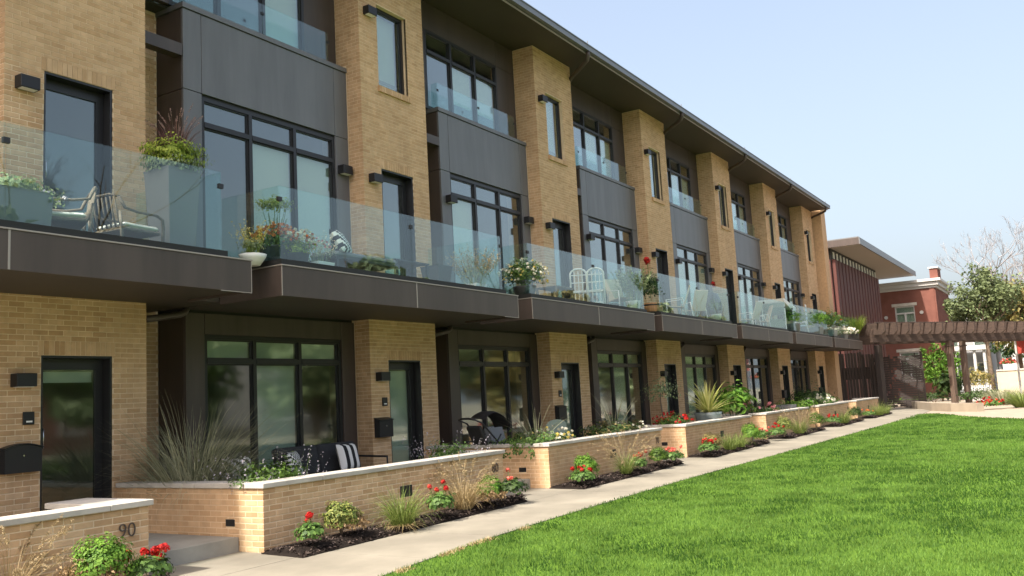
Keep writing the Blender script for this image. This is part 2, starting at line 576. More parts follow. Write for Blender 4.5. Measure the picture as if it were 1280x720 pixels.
# ================================================================== THE SETTING
def ground_sheet(name, pts, z, m, thick=0.1):
    return tag(MB().poly(pts, z - thick, z).build(name, m), kind='structure')

ground_sheet('ground', [(-700, -700), (900, -700), (900, 700), (-700, 700)], -0.075, 'ground', 0.2)
LAWN = [(-14.0, -7.6), (-6.0, -5.75), (-3.2, -5.28), (-1.07, -5.02), (0.66, -4.80), (1.68, -4.73), (3.4, -4.69), (5.3, -4.63), (8.0, -4.62),
        (11.0, -4.68), (15.0, -4.72), (20.5, -4.76), (26.0, -4.82), (31.0, -4.80), (34.0, -4.72), (35.9, -4.72), (36.6, -5.0), (36.2, -5.5), (34.8, -6.1),
        (32.4, -6.9), (30.2, -8.0), (28.0, -9.4), (26.4, -11.2), (25.2, -14.0), (24.6, -20.0), (24.6, -30.0), (-14.0, -30.0)]
lawn_obj = ground_sheet('lawn', LAWN[::-1], -0.010, 'turf', 0.05)
ground_sheet('path', [(24.0, -30), (80, -30), (80, 4), (40.6, 4), (40.6, -2.3), (24.0, -2.3)], -0.020, 'paver', 0.05)
walk = [(-14, -7.62), (-6.0, -5.77), (-3.2, -5.30), (-1.07, -5.04), (0.66, -4.82), (3.4, -4.71), (8, -4.64), (15, -4.74), (26, -4.84), (35.9, -4.9), (42.0, -4.6), (47.0, -3.4), (47.0, -2.3), (-14, -2.3)]
side = ground_sheet('sidewalk', walk, -0.008, 'concrete', 0.05)
def walk_y(x):
    w = walk[:12]
    return float(np.interp(x, [p[0] for p in w], [p[1] for p in w]))
xs = [-13.9]
while xs[-1] < 41.8: xs.append(xs[-1] + 1.52)
for a, b in zip(xs[:-1], xs[1:]):                    # poured slabs with open joints
    g = .0035
    MB().poly([(a + g, walk_y(a)), (b - g, walk_y(b)), (b - g, -3.36), (a + g, -3.36)], -0.0075, 0.0 + rnd.uniform(-.0015, .0015)).build('paving_slab', 'concrete', side)
    MB().poly([(a + g, -3.353), (b - g, -3.353), (b - g, -2.3), (a + g, -2.3)], -0.0075, 0.0 + rnd.uniform(-.0015, .0015)).build('paving_slab', 'concrete', side)

# blades of the lawn: one sheet of short grass, thick near the viewer's end, thinner far off
def inside(P, poly):
    x, y = P[:, 0], P[:, 1]
    c = np.zeros(len(P), bool)
    j = len(poly) - 1
    for i in range(len(poly)):
        xi, yi = poly[i]; xj, yj = poly[j]
        c ^= ((yi > y) != (yj > y)) & (x < (xj - xi) * (y - yi) / (yj - yi + 1e-12) + xi)
        j = i
    return c
def grass_lawn(n=620000):
    r = 2.5 + 42 * rng.uniform(0, 1, n) ** 1.9
    a = math.pi / 2 - rng.uniform(math.radians(24), math.radians(93), n)
    P = np.stack([CAM[0] + r * np.cos(a), CAM[1] + r * np.sin(a), np.zeros(n)], 1)
    P[:, :2] += rng.normal(0, 0.02, (n, 2))
    P = P[inside(P, LAWN)]
    n = len(P)
    dist = np.hypot(P[:, 0] - CAM[0], P[:, 1] - CAM[1])
    h = rng.uniform(0.014, 0.034, n) * (1 + 0.012 * dist)
    w = 0.0022 + 0.00034 * dist
    az = rng.uniform(0, 2 * math.pi, n)
    ln = rng.uniform(0.0, 0.95, n)
    side = np.stack([-np.sin(az + 1.1), np.cos(az + 1.1), 0 * az], 1) * w[:, None]
    top = P + np.stack([np.cos(az) * np.sin(ln) * h, np.sin(az) * np.sin(ln) * h, np.cos(ln) * h], 1)
    P[:, 2] = -0.012
    V = np.stack([P - side, P + side, top], 1).reshape(-1, 3)
    F = np.arange(3 * n).reshape(-1, 3)
    me = np_mesh('grass', V, F, np.repeat(rng.uniform(0, 1, n), 3), 'lawn_blade')
    o = put('grass', me, None, 'stuff')
    m_ = 2600                                            # dry worn strip where the lawn meets the walk
    ex = rng.uniform(-1.6, 2.2, m_)
    ey = np.array([walk_y(x) for x in ex]) - np.abs(rng.normal(0, .05, m_)) - .02
    keep = np.sin(ex * 3.1) + np.sin(ex * 7.3 + 1) > .1
    E_ = np.stack([ex, ey, np.full(m_, -.008)], 1)[keep]
    dm, _ = blades(E_, rng.uniform(0, 6.28, len(E_)), rng.uniform(.02, .06, len(E_)), rng.uniform(.2, 1.3, len(E_)), .004, 'blade_tan', 'dry_grass', segs=2, curl=.3, seed=3)
    d_ = put('dry_grass', dm, None, 'stuff')
    tag(d_, 'dry tan grass along the worn edge of the walk', 'grass')
    tag(o, 'short mown green grass covering the lawn beside the walk', 'grass')
grass_lawn()

# ================================================================== TOWNHOUSES
HOUSE = ['house with tall grey balcony planter', 'house with striped patio pillows', 'house with stroller', 'house with yucca pot', 'house between yucca pot and white canopy',
         'next to last house before pergola', 'end house beside pergola']
BAYF = 0.36                  # front of the metal bay, behind the brick face at y = 0
PW = 2.016

def rect_minus(rects, hole):
    out = []
    hx0, hx1, hz0, hz1 = hole
    for (x0, x1, z0, z1) in rects:
        if x1 <= hx0 or x0 >= hx1 or z1 <= hz0 or z0 >= hz1:
            out.append((x0, x1, z0, z1)); continue
        if x0 < hx0: out.append((x0, hx0, z0, z1))
        if x1 > hx1: out.append((hx1, x1, z0, z1))
        a, b = max(x0, hx0), min(x1, hx1)
        if z0 < hz0: out.append((a, b, z0, hz0))
        if z1 > hz1: out.append((a, b, hz1, z1))
    return [q for q in out if q[1] - q[0] > 0.02 and q[3] - q[2] > 0.015]

DOOR1 = (-1.50, -0.52, 0.17, 2.46)
DOOR2 = (-1.50, -0.52, 3.60, 6.14)
WIN3 = (-1.48, -0.56, 7.80, 9.46)
HOLES = [DOOR1, DOOR2, WIN3, (-1.545, -0.475, 2.46, 2.645), (-1.545, -0.475, 6.14, 6.325), (-1.53, -0.51, 7.66, 7.80)]

def pier_bricks():
    """Every brick of the pier: front bricks, the left return and soldier courses, as boxes in house coordinates."""
    B = []
    p, c, j = PW / 10, 0.0677, 0.010
    for i in range(156):
        z0 = i * c + j / 2
        z1 = z0 + c - j
        odd = i % 2
        xs = [-PW] + [-PW + p * (q + (0.5 if odd else 1)) for q in range(10 + odd)]
        xs[-1] = 0.0
        for q in range(len(xs) - 1):
            x0 = xs[q] + (0 if q == 0 else j / 2)
            x1 = xs[q+1] - (0 if q == len(xs) - 2 else j / 2)
            dep = (0.19 if odd else 0.0915) if q == 0 else 0.05
            for (a, b, e, f) in [(x0, x1, z0, z1)] if False else rect_list(x0, x1, z0, z1):
                B.append((a, b, 0.0, dep, e, f))
        y = 0.2 if odd else 0.1015
        lim = 0.60 if z0 > 8.07 else 0.345
        while y < lim - 0.03:
            y1 = min(y + 0.19, lim)
            B.append((-PW, -PW + 0.05, y, y1, z0, z1))
            y += 0.2
    for (z0, z1) in ((2.465, 2.64), (6.145, 6.32)):
        n = 15
        w = 1.06 / n
        for q in range(n):
            B.append((-1.54 + q * w + 0.004, -1.54 + (q + 1) * w - 0.004, -0.002, 0.05, z0, z1))
    n = 14
    w = 1.0 / n
    for q in range(n):                                    # sloping brick sill under the top window
        B.append((-1.52 + q * w + 0.004, -1.52 + (q + 1) * w - 0.004, -0.045, 0.09, 7.67, 7.785))
    return B
def rect_list(x0, x1, z0, z1):
    r = [(x0, x1, z0, z1)]
    for h in HOLES: r = rect_minus(r, h)
    return r

BRICK_CACHE = {}
def brick_object(b, parent, off=(0, 0, 0)):
    x0, x1, y0, y1, z0, z1 = b
    key = (round(x1 - x0, 3), round(y1 - y0, 3), round(z1 - z0, 3), rnd.randrange(7))
    me = BRICK_CACHE.get(key)
    if me is None:
        w, d, h, t = key
        me = MB().rbox(0, w, 0, d, 0, h, 0.004, tone=t / 6).mesh('brick', 'brick')
        BRICK_CACHE[key] = me
    return put('brick', me, parent, None, (x0 + off[0], y0 + off[1] + rnd.uniform(-0.0012, 0.0012), z0 + off[2]))

def joined_bricks(Bs, name='brick_facing'):
    m = MB()
    for b in Bs:
        dy = rnd.uniform(-0.0012, 0.0012)
        m.box(b[0], b[1], b[2] + dy, b[3], b[4], b[5], tone=min(1, max(0, rnd.gauss(0.5, 0.22))))
    return m.mesh(name, 'brick')

def frame_mesh(x0, x1, z0, z1, y, cols, transom, w=0.062, mw=0.07, d=0.09):
    m = MB()
    m.box(x0, x0 + w, y, y + d, z0, z1)
    m.box(x1 - w, x1, y, y + d, z0, z1)
    m.box(x0 + w, x1 - w, y + .001, y + d, z1 - w, z1)
    m.box(x0 + w, x1 - w, y + .001, y + d, z0, z0 + w)
    cx = [x0 + (x1 - x0) * i / cols for i in range(1, cols)]
    for c in cx: m.box(c - mw / 2, c + mw / 2, y - 0.004, y + d, z0 + w, z1 - w)
    E = [x0 + w] + sum([[c - mw / 2, c + mw / 2] for c in cx], []) + [x1 - w]
    spans = [(E[2 * i], E[2 * i + 1]) for i in range(cols)]
    panes = []
    for (a, b) in spans:
        if transom:
            m.box(a, b, y - 0.012, y + d, transom - 0.045, transom + 0.03)
            panes.append((a, b, transom + 0.03, z1 - w))
            panes.append((a, b, z0 + w, transom - 0.045))
        else: panes.append((a, b, z0 + w, z1 - w))
    s = MB()
    ps = []
    for (a, b, e, f) in panes:                       # thin inner sash round each pane
        q = 0.022
        s.box(a, a + q, y + .02, y + d - .02, e, f); s.box(b - q, b, y + .02, y + d - .02, e, f)
        s.box(a + q, b - q, y + .021, y + d - .02, f - q, f); s.box(a + q, b - q, y + .021, y + d - .02, e, e + q)
        ps.append((a + q, b - q, e + q, f - q))
    return m, s, ps

def window(parent, x0, x1, z0, z1, y, cols, transom, name='window', blinds=()):
    m, s, ps = frame_mesh(x0, x1, z0, z1, y, cols, transom)
    w = m.build(name, 'frame_black', parent)
    s.build('sash', 'frame_black', w)
    for (a, b, e, f) in ps:
        MB().box(a - .006, b + .006, y + .046, y + .054, e - .006, f + .006).build('pane', 'window_glass', w)
    return w

def door(parent, x0, x1, z0, z1, y):
    m = MB()
    lw = 0.03                                                 # metal lining of the recess
    m.box(x0, x0 + lw, 0.012, y + .06, z0, z1); m.box(x1 - lw, x1, 0.012, y + .06, z0, z1); m.box(x0 + lw, x1 - lw, 0.013, y + .06, z1 - lw, z1)
    d = m.build('door', 'frame_black', parent)
    a, b, e, f = x0 + lw, x1 - lw, z0 + 0.01, z1 - lw
    s = MB()
    st = 0.105
    s.box(a + .002, a + .045, y, y + .05, e, f - .002); s.box(b - st, b - .002, y, y + .05, e, f - .002)
    s.box(a + .045, b - st, y + .001, y + .05, f - 0.14, f - .002); s.box(a + .045, b - st, y + .001, y + .05, e, e + 0.1)
    s.build('door_leaf', 'frame_black', d)
    MB().box(a + .04, b - st + .005, y + .022, y + .030, e + .095, f - .135).build('pane', 'window_glass', d)
    hz = e + 1.12
    MB().tube([(a + .075, y - .001, hz), (a + .075, y - .05, hz + .012), (a + .075, y - .05, hz + .25), (a + .075, y - .001, hz + .262)], 0.011, 8).build('handle', 'chrome', d, True)
    return d

HX0, HX1 = -5.41, -2.37        # window edges in the bay
BX0 = -5.76                    # left corner of the bay
def build_house_proto():
    h = empty('townhouse')
    # --- brick pier: mortar core with real openings
    m = MB()
    Y0, Y1 = 0.004, 0.26
    g = 0.003
    m.box(-PW + .004, -1.50, Y0, Y1, 0, 10.57); m.box(-0.52, -.004, Y0, Y1, 0, 10.57)
    for (z0, z1) in ((0, 0.165), (2.46, 3.59), (6.14, 7.79), (9.46, 10.57)): m.box(-1.50 + .0005, -.5205, Y0, Y1, z0, z1)
    m.box(-1.4995, -1.48, Y0, Y1, 7.79, 9.46); m.box(-.56, -.5205, Y0, Y1, 7.79, 9.46)
    m.box(-PW + .004, -1.85, Y1, 1.02, 0, 10.57); m.box(-.12, -.004, Y1, 1.3, 0, 10.57)
    core = m.build('brick_wall', 'mortar', h)
    # --- notch between this house and the one before it
    MB().box(-L + .002, BX0 - .004, 1.0, 1.2, 0, 8.04).build('notch_wall', 'mortar', h)
    nb = []
    for i in range(118):
        z0 = i * 0.0677 + .005
        for q in range(5):
            x0 = -L + .004 + q * 0.2 - (0.1 if i % 2 else 0)
            a, b = max(x0, -L + .004), min(x0 + 0.19, BX0 - .006)
            if b - a > 0.03: nb.append((a, b, 0.992, 1.02, z0, z0 + .0577))
    put('brick_facing', joined_bricks(nb), h, 'stuff')
    MB().box(-L + .02, BX0 - .03, BAYF - .02, BAYF + .16, 7.17, 7.36).build('notch_beam', 'bronze_metal', h)
    # --- metal bay: dark backing and separate cladding panels with open joints
    bk = MB()
    bk.box(BX0 + .03, HX0, .40, .50, .17, 7.96); bk.box(HX1, -PW - .012, .40, .50, .17, 7.96)
    for (z0, z1) in ((.17, .25), (2.83, 3.66), (6.62, 7.96)): bk.box(HX0, HX1, .401, .50, z0, z1)
    bk.box(BX0 + .03, BX0 + .1, .50, 1.0, .17, 7.96)
    bk.build('bay_backing', 'rubber', h)
    def panel(x0, x1, z0, z1, y0=BAYF, y1=.40, m='panel_metal'):
        MB().rbox(x0, x1, y0, y1, z0, z1, .003).build('cladding_panel', m, h)
    for (z0, z1) in ((.20, 3.165), (3.62, 6.655), (6.665, 7.965)):
        pm = 'bronze_metal' if z0 < 1 else 'panel_metal'  # ground floor row and header: shade under the deck put into darker metal
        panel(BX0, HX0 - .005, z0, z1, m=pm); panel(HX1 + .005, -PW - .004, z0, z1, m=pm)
        MB().rbox(BX0, BX0 + .03, .404, .99, z0, z1, .003).build('cladding_panel', 'bronze_metal', h)
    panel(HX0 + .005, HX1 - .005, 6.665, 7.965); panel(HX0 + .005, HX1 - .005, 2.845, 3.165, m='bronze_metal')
    cp = MB()
    cp.box(BX0 - .02, -PW - .003, BAYF - .025, .66, 7.975, 8.06); cp.box(BX0 - .02, BX0 + .2, .66, 1.0, 7.975, 8.06)
    cp.build('parapet_cap', 'panel_metal', h)
    window(h, HX0, HX1, .25, 2.835, BAYF + .03, 3, 2.44)
    window(h, HX0, HX1, 3.66, 6.625, BAYF + .03, 3, 6.18)
    # --- top floor wall between the piers, set back behind the parapet
    TX0, TX1 = -5.83, -2.86
    MB().rbox(TX1 + .004, -PW - .004, .60, .70, 8.07, 9.90, .003).build('cladding_panel', 'bronze_metal', h)
    MB().rbox(TX1 + .004, -PW - .004, .60, .70, 9.91, 10.565, .003).build('cladding_panel', 'bronze_metal', h)
    MB().rbox(-L + .004, TX1 - .004, .60, .70, 9.925, 10.565, .003).build('cladding_panel', 'bronze_metal', h)
    MB().rbox(-L + .004, TX0 - .004, .60, .70, 8.07, 9.915, .003).build('cladding_panel', 'bronze_metal', h)
    window(h, TX0, TX1, 8.07, 9.92, .60, 3, 9.42)
    MB().box(-L + .003, -PW - .003, .71, 1.25, 8.045, 8.06).build('balcony_floor', 'roof_dark', h)
    # --- small glass rail on the parapet
    gx0, gx1 = BX0 + .10, -2.42
    mid = (gx0 + gx1) / 2
    for (a, b) in ((gx0, mid - .006), (mid + .006, gx1)): MB().box(a, b, .425, .437, 8.062, 8.66).build('glass_panel', 'rail_glass', h)
    for x in (gx0, gx1 - .012): MB().box(x, x + .012, .442, .60, 8.062, 8.66).build('glass_panel', 'rail_glass', h)
    for x in (gx0, mid, gx1): MB().box(x - .03, x + .03, .412, .424, 8.46, 8.51).build('glass_clip', 'frame_black', h)
    # --- doors and the tall window in the pier
    door(h, *DOOR1, .17)
    door(h, *DOOR2, .17)
    w3 = window(h, WIN3[0] + .001, WIN3[1] - .001, WIN3[2] + .001, WIN3[3] - .001, .10, 1, None)
    # --- balcony deck over the patio
    DX0, DX1, DY = -5.93, .23, -1.85
    pts = [(DX0 + .02, DY + .02), (DX1 - .02, DY + .02), (DX1 - .02, -.6), (DX1 + .53, -.6), (DX1 + .53, .98), (.004, .98), (.004, -.006), (-PW - .006, -.006), (-PW - .006, .355), (DX0 + .02, .355)]
    dk = MB().poly(pts, 3.205, 3.60).build('balcony_deck', 'soffit', h)
    tops = MB()
    sx = (DX0 + DX1) / 2 - .1
    for (a, b) in ((DX0, sx - .004), (sx + .004, DX1)):
        MB().rbox(a, b, DY, DY + .018, 3.17, 3.585, .003).build('fascia_panel', 'bronze_metal', dk)
    MB().rbox(DX0, DX0 + .018, DY + .02, -.6, 3.17, 3.585, .003).build('fascia_panel', 'bronze_metal', dk)
    MB().rbox(DX1 - .018, DX1, DY + .02, -.6, 3.17, 3.585, .003).build('fascia_panel', 'bronze_metal', dk)
    e = MB()
    e.box(DX0 - .012, DX1 + .012, DY - .014, DY + .05, 3.587, 3.603); e.box(DX0 - .012, DX0 + .03, DY + .05, -.6, 3.588, 3.602)
    e.box(sx - .012, sx + .012, DY - .004, DY + .002, 3.175, 3.585); e.box(DX0 - .004, DX0 + .006, DY - .004, DY + .006, 3.17, 3.588)
    e.box(DX1 - .006, DX1 + .004, DY - .004, DY + .006, 3.17, 3.588); e.box(DX1 - .5, DX1 + .004, DY - .004, DY + .01, 3.160, 3.169)
    e.build('edge_trim', 'trim_light', dk)
    # glass railing with a black base shoe
    RX0, RX1 = DX0 + .02, -.20
    sh = MB()
    sh.box(RX0, RX1 + .07, DY + .03, DY + .11, 3.604, 3.685); sh.box(RX0, RX0 + .08, DY + .11, -.58, 3.604, 3.685); sh.box(RX1, RX1 + .07, DY + .11, -.02, 3.604, 3.685)
    sh.build('rail_base', 'rubber', h)
    jx = -2.96
    for (a, b) in ((RX0 + .03, jx - .006), (jx + .006, RX1)): MB().box(a, b, DY + .064, DY + .078, 3.68, 4.72).build('glass_panel', 'rail_glass', h)
    MB().box(RX0 + .03, RX0 + .044, DY + .085, -.6, 3.68, 4.72).build('glass_panel', 'rail_glass', h)
    MB().box(RX1 + .01, RX1 + .024, DY + .085, -.05, 3.68, 4.72).build('glass_panel', 'rail_glass', h)
    for x in (RX0 + .03, jx, RX1): MB().box(x - .035, x + .035, DY + .05, DY + .092, 4.50, 4.56).build('glass_clip', 'frame_black', h)
    # --- drain pipe under the deck, in the notch of the next house
    MB().tube([(.86, .22, 3.22), (.80, .2, 3.14), (.70, .17, 3.10), (.30, .09, 3.03), (.02, .04, 2.985)], .05, 10).build('drain_pipe', 'bronze_metal', h, True)
    # --- roof: eave, gutter, downspout, snow guard
    rf = MB()
    rf.poly([(-L, -.85), (0, -.85), (0, 9), (-L, 9)], 10.575, 10.66)
    rf.v += [(-L, -.85, 10.662), (0, -.85, 10.662), (0, 9, 12.2), (-L, 9, 12.2), (-L, 9, 10.66), (0, 9, 10.66)]
    rf.t += [.5] * 6
    b = len(rf.v) - 6
    rf.f += [(b, b+1, b+2, b+3), (b, b+3, b+4), (b+1, b+5, b+2)]
    roof = rf.build('roof', 'soffit', h)
    gu = MB()
    gu.box(-L, 0, -.868, -.851, 10.52, 10.70)
    gu.box(-L, 0, -.98, -.869, 10.56, 10.585); gu.box(-L, 0, -.995, -.98, 10.56, 10.715); gu.box(-L, 0, -1.012, -.995, 10.695, 10.722)
    gu.build('gutter', 'gutter_grey', roof)
    MB().box(-L, 0, -.884, -.870, 10.50, 10.545).build('drip_edge', 'trim_light', roof)
    MB().tube([(-.72, -.93, 10.58), (-.72, -.93, 10.46), (-.66, -.86, 10.36), (-.40, -.52, 10.30), (-.10, -.13, 10.27), (.02, .03, 10.22), (.06, .12, 10.10), (.06, .12, 8.3)], .058, 10).build('downspout', 'bronze_metal', roof, True)
    sg = MB()
    sg.box(-.9, .55 - .65, -.70, -.66, 10.76, 10.80); sg.box(-.95, -.86, -.72, -.64, 10.69, 10.80); sg.tube([(-.7, -.93, 10.72), (-.7, -.93, 10.86)], .012, 6)
    sg.build('snow_guard', 'gutter_grey', roof)
    # --- rooms behind the glass
    rm = MB()
    for (z0, z1, y0) in ((.17, 3.1, .51), (3.60, 7.7, .51), (8.07, 10.5, .72)):
        rm.box(BX0 + .12, -.14, 4.5, 4.6, z0, z1)
        rm.box(BX0 + .02 + .1, BX0 + .2, y0 + .5, 4.5, z0, z1)
        rm.box(-.24, -.14, .3, 4.5, z0, z1)
        rm.box(BX0 + .2, -.24, y0, 4.5, z0 - .06, z0); rm.box(BX0 + .2, -.24, y0, 4.5, z1, z1 + .06)
        rm.box(-1.84, -.24, .27, y0, z0 - .06, z0); rm.box(-1.84, -.24, .27, y0, z1, z1 + .06)
    rm.build('room', 'room_wall', h)
    MB().box(-L, 0, 4.62, 9, 0, 10.57).build('rear_wing', 'mortar', h)
    return h, core

proto, core0 = build_house_proto()
PB = pier_bricks()
joined_all = joined_bricks(PB)
houses = []
for k in range(7):
    h = proto if k == 0 else copy_tree(proto)
    h.location = (k * L, 0, 0)
    houses.append(h)
# nearest house: the 300 bricks that show largest are parts of their own
def cam_dist(b, ox):
    return math.dist((b[0] + ox, 0, b[4]), tuple(CAM))
seen0 = [b for b in PB if b[2] <= 0 and b[5] > 0.55 and not (3.15 < b[4] < 3.62)]
seen0.sort(key=lambda b: cam_dist(b, 0))
own = set(seen0[:300])
c0 = [c for c in houses[0].children if c.name.startswith('brick_wall')][0]
for b in own: brick_object(b, c0)
put('brick_facing', joined_bricks([b for b in PB if b not in own]), c0, 'stuff')
for k in range(1, 7):
    ck = [c for c in houses[k].children if c.name.startswith('brick_wall')][0]
    put('brick_facing', joined_all, ck, 'stuff')
HL = ['tan brick and charcoal metal townhouse with tall grey balcony planter, numbered 90', 'tan brick townhouse numbered 80 with striped pillows and dark sofa on its patio',
      'tan brick townhouse numbered 70 with black stroller on its patio', 'tan brick townhouse with yellow variegated yucca pot on its patio wall, past number 70',
      'tan brick townhouse, second past number 70, with beige furniture behind balcony glass', 'tan brick townhouse next to last before the pergola, white canopy on balcony',
      'tan brick end townhouse beside the pergola with leafy balcony planters']
for k in range(7): tag(houses[k], HL[k], 'house', 'row of tan brick townhouses')

# roller blinds and curtains, different in each house
def blinds(k, items):
    for (x0, x1, z0, z1, y) in items:
        MB().box(x0, x1, y, y + .012, z0, z1).build('roller_blind', 'blind', houses[k])
cw = (HX1 - HX0) / 3
cols = [(HX0 + i * cw + .05, HX0 + (i + 1) * cw - .05) for i in range(3)]
tw = (2.97) / 3
tcols = [(-5.83 + i * tw + .05, -5.83 + (i + 1) * tw - .05) for i in range(3)]
for k in range(7):
    it = []
    for i in (1, 2):
        if rnd.random() < 0.9: it.append((*tcols[i], 8.1 + rnd.choice([0, 0, .4]), 9.38, .72))
    for i in range(3):
        if rnd.random() < 0.62: it.append((*cols[i], rnd.choice([3.7, 3.7, 4.6, 5.2]), 6.14, .50))
        if k in (1, 3, 4) : it.append((*cols[i], 2.48, 2.79, .50))
    if k in (1, 3): it.append((cols[1][0], cols[1][1], .3, 2.40, .50))
    if k == 4: it += [(cols[i][0], cols[i][1], .3, 2.40, .50) for i in (0, 1)]
    it.append((-1.42, -.64, 2.13 if k == 0 else .4, 2.27, .25 + .03))
    it.append((-1.42, -.62, 7.9, 9.4, .28))
    blinds(k, it)

# wall lamps
def lamp(x, y, z, label, group='black box lamps on the facades'):
    o = empty('wall_lamp', (x, y, z), 0, label, 'lamp', group)
    MB().rbox(-.125, .125, -.15, -.004, -.08, .08, .004).build('lamp_body', 'lamp_black', o)
    MB().box(-.10, .10, -.13, -.03, -.086, -.081).build('lens', 'bulb_white', o)
for k in range(7):
    ox = k * L
    lamp(ox - 1.76, 0, 2.15, 'black box lamp by ground floor door, ' + HOUSE[k])
    lamp(ox - 1.76, 0, 5.88, 'black box lamp by balcony door, ' + HOUSE[k])
    lamp(ox - 1.76, 0, 9.19, 'black box lamp by tall top window, ' + HOUSE[k])
    lamp(ox - 2.20, BAYF, 6.02, 'black box lamp on metal bay beside brick, ' + HOUSE[k])
    if k >= 2: lamp(ox - 5.50, BAYF, 6.02, 'black box lamp on free corner of metal bay, ' + HOUSE[k])

# mailboxes and door bells
def mailbox(k, kind, label):
    ox = k * L
    o = empty('mailbox', (ox - 1.78, 0, 1.05), 0, label, 'mailbox', 'black mailboxes beside the doors')
    w = .225 if kind == 0 else .19
    m = MB()
    N = 10
    prof = []
    for i in range(N + 1):
        x = -w + 2 * w * i / N
        prof.append((x, .28 + .05 * math.cos(math.pi * x / (2 * w)) if kind == 0 else .30))
    pts = [(-w, 0), (w, 0)] + prof[::-1]
    b = len(m.v)
    n = len(pts)
    m.v += [(x, -.13, z) for x, z in pts] + [(x, -.008, z + (.04 if (kind == 1 and z > .1) else 0)) for x, z in pts]
    m.t += [.5] * (2 * n)
    m.f += [tuple(range(b, b + n)), tuple(range(b + n, b + 2 * n))[::-1]] + [(b + i, b + n + i, b + n + (i + 1) % n, b + (i + 1) % n) for i in range(n)]
    m.build('box', 'lamp_black', o)
    lid = MB()
    for i in range(N):
        (xa, za), (xb, zb) = prof[i], prof[i + 1]
        b = len(lid.v)
        e = 1.06
        up = .04 if kind == 1 else 0
        lid.v += [(xa * e, -.15, za + .004), (xb * e, -.15, zb + .004), (xb * e, -.006, zb + up + .004), (xa * e, -.006, za + up + .004),
                  (xa * e, -.15, za + .016), (xb * e, -.15, zb + .016), (xb * e, -.006, zb + up + .016), (xa * e, -.006, za + up + .016)]
        lid.t += [.5] * 8
        lid.f += [(b, b+3, b+2, b+1), (b+4, b+5, b+6, b+7), (b, b+1, b+5, b+4), (b+2, b+3, b+7, b+6)]
        if i == 0: lid.f.append((b+3, b, b+4, b+7))
        if i == N - 1: lid.f.append((b+1, b+2, b+6, b+5))
    lid.build('lid', 'lamp_black', o)
    MB().tube([(0, -.128, .2), (0, -.137, .2)], .011, 8).build('lock', 'chrome', o)
mailbox(0, 0, 'black arched top mailbox beside door above the wall marked 90')
mailbox(1, 1, 'black slope lidded mailbox near the dark sofa and striped pillow')
mailbox(2, 1, 'black slope lidded mailbox near the sage green chair back')
mailbox(4, 0, 'black mailbox on brick pier one house past the yucca pot')
mailbox(5, 1, 'black mailbox beside the door of the next to last townhouse before the pergola')
mailbox(6, 1, 'black mailbox beside the door of the end townhouse next to the pergola')
for k in range(5):
    o = empty('doorbell', (k * L - 1.66, 0, 1.69), 0, 'small black doorbell panel beside door, ' + HOUSE[k], 'doorbell', 'doorbell panels by the doors')
    MB().rbox(-.07, .07, -.022, -.004, -.078, .078, .003).build('plate', 'lamp_black', o)
    MB().box(-.035, .04, -.027, -.0225, -.05, -.03).build('button', 'bulb_white', o)

# ================================================================== PATIO WALLS
WX0, WX1, WY = -7.158, -1.98, -2.73
NUM = ['90', '80', '70', '60', '50', '40', '30']
def wall_bricks():
    B = []
    c, j = 0.0664, 0.010
    p = 0.2031
    for i in range(11):
        z0 = i * c + j / 2
        z1 = z0 + c - j
        odd = i % 2
        n = int((WX1 - WX0) / p) + 2
        for q in range(n):                                       # front
            x0 = WX0 + p * (q - (0.5 if odd else 0)) + (j / 2 if (q > 0) else 0)
            x1 = WX0 + p * (q + 1 - (0.5 if odd else 0)) - j / 2
            x0, x1 = max(x0, WX0), min(x1, WX1)
            if x1 - x0 < .03: continue
            dep = (.09 if not odd else .19) if x0 <= WX0 + 1e-6 else .05
            if x1 >= WX1 - 1e-6: dep = .09 if odd else .19
            r = [(x0, x1, z0, z1)]
            r = rect_minus(r, (-4.66, -4.38, .325, .49))
            for (a, b, e, f) in r: B.append(('f', (a, b, WY, WY + dep, e, f)))
        y = WY + (.2 if odd else .1)
        while y < -.03:                                          # left return
            y1 = min(y + p - j, -.004)
            r = rect_minus([(y, y1, z0, z1)], (-2.25, -2.09, .285, .375))
            for (a, b, e, f) in r: B.append(('l', (WX0, WX0 + .05, a, b, e, f)))
            y += p
        y = WY + (.1 if odd else .2)
        while y < -1.70:                                         # right end
            B.append(('r', (WX1 - .05, WX1, y, min(y + p - j, -1.66), z0, z1)))
            y += p
    return B
WB = wall_bricks()
def caps(parent):
    def piece(x0, x1, y0, y1): MB().rbox(x0, x1, y0, y1, .732, .792, .006).build('capstone', 'limestone', parent)
    xs = [WX0 - .03, -6.2, -4.95, -3.7, -2.43]
    for a, b in zip(xs[:-1], xs[1:]): piece(a + .002, b - .002, WY - .035, WY + .30)
    piece(-2.428, WX1 + .035, WY - .035, -1.64)
    ys = [WY + .302, -1.55, -.012]
    for a, b in zip(ys[:-1], ys[1:]): piece(WX0 - .03, WX0 + .27, a + .002, b - .002)
def number_mesh(txt):
    cu = bpy.data.curves.new('digits', 'FONT')
    cu.body = txt
    cu.size = .20
    cu.extrude = .004
    cu.offset = -.003
    cu.align_x = 'CENTER'
    tmp = bpy.data.objects.new('digits', cu)
    C.objects.link(tmp)
    dg = bpy.context.evaluated_depsgraph_get()
    me = bpy.data.meshes.new_from_object(tmp.evaluated_get(dg))
    bpy.data.objects.remove(tmp)
    me.materials.clear()
    me.materials.append(MATS['bronze_metal'])
    return me
wall_core = MB()
wall_core.box(WX0 + .0035, WX1 - .0035, WY + .0035, WY + .23, 0, .73)
wall_core.box(WX0 + .0035, WX0 + .23, WY + .23, -.004, 0, .73)
wall_core.box(WX1 - .38, WX1 - .0035, WY + .23, -1.667, 0, .73)
core_me = wall_core.mesh('wall_core', 'mortar')
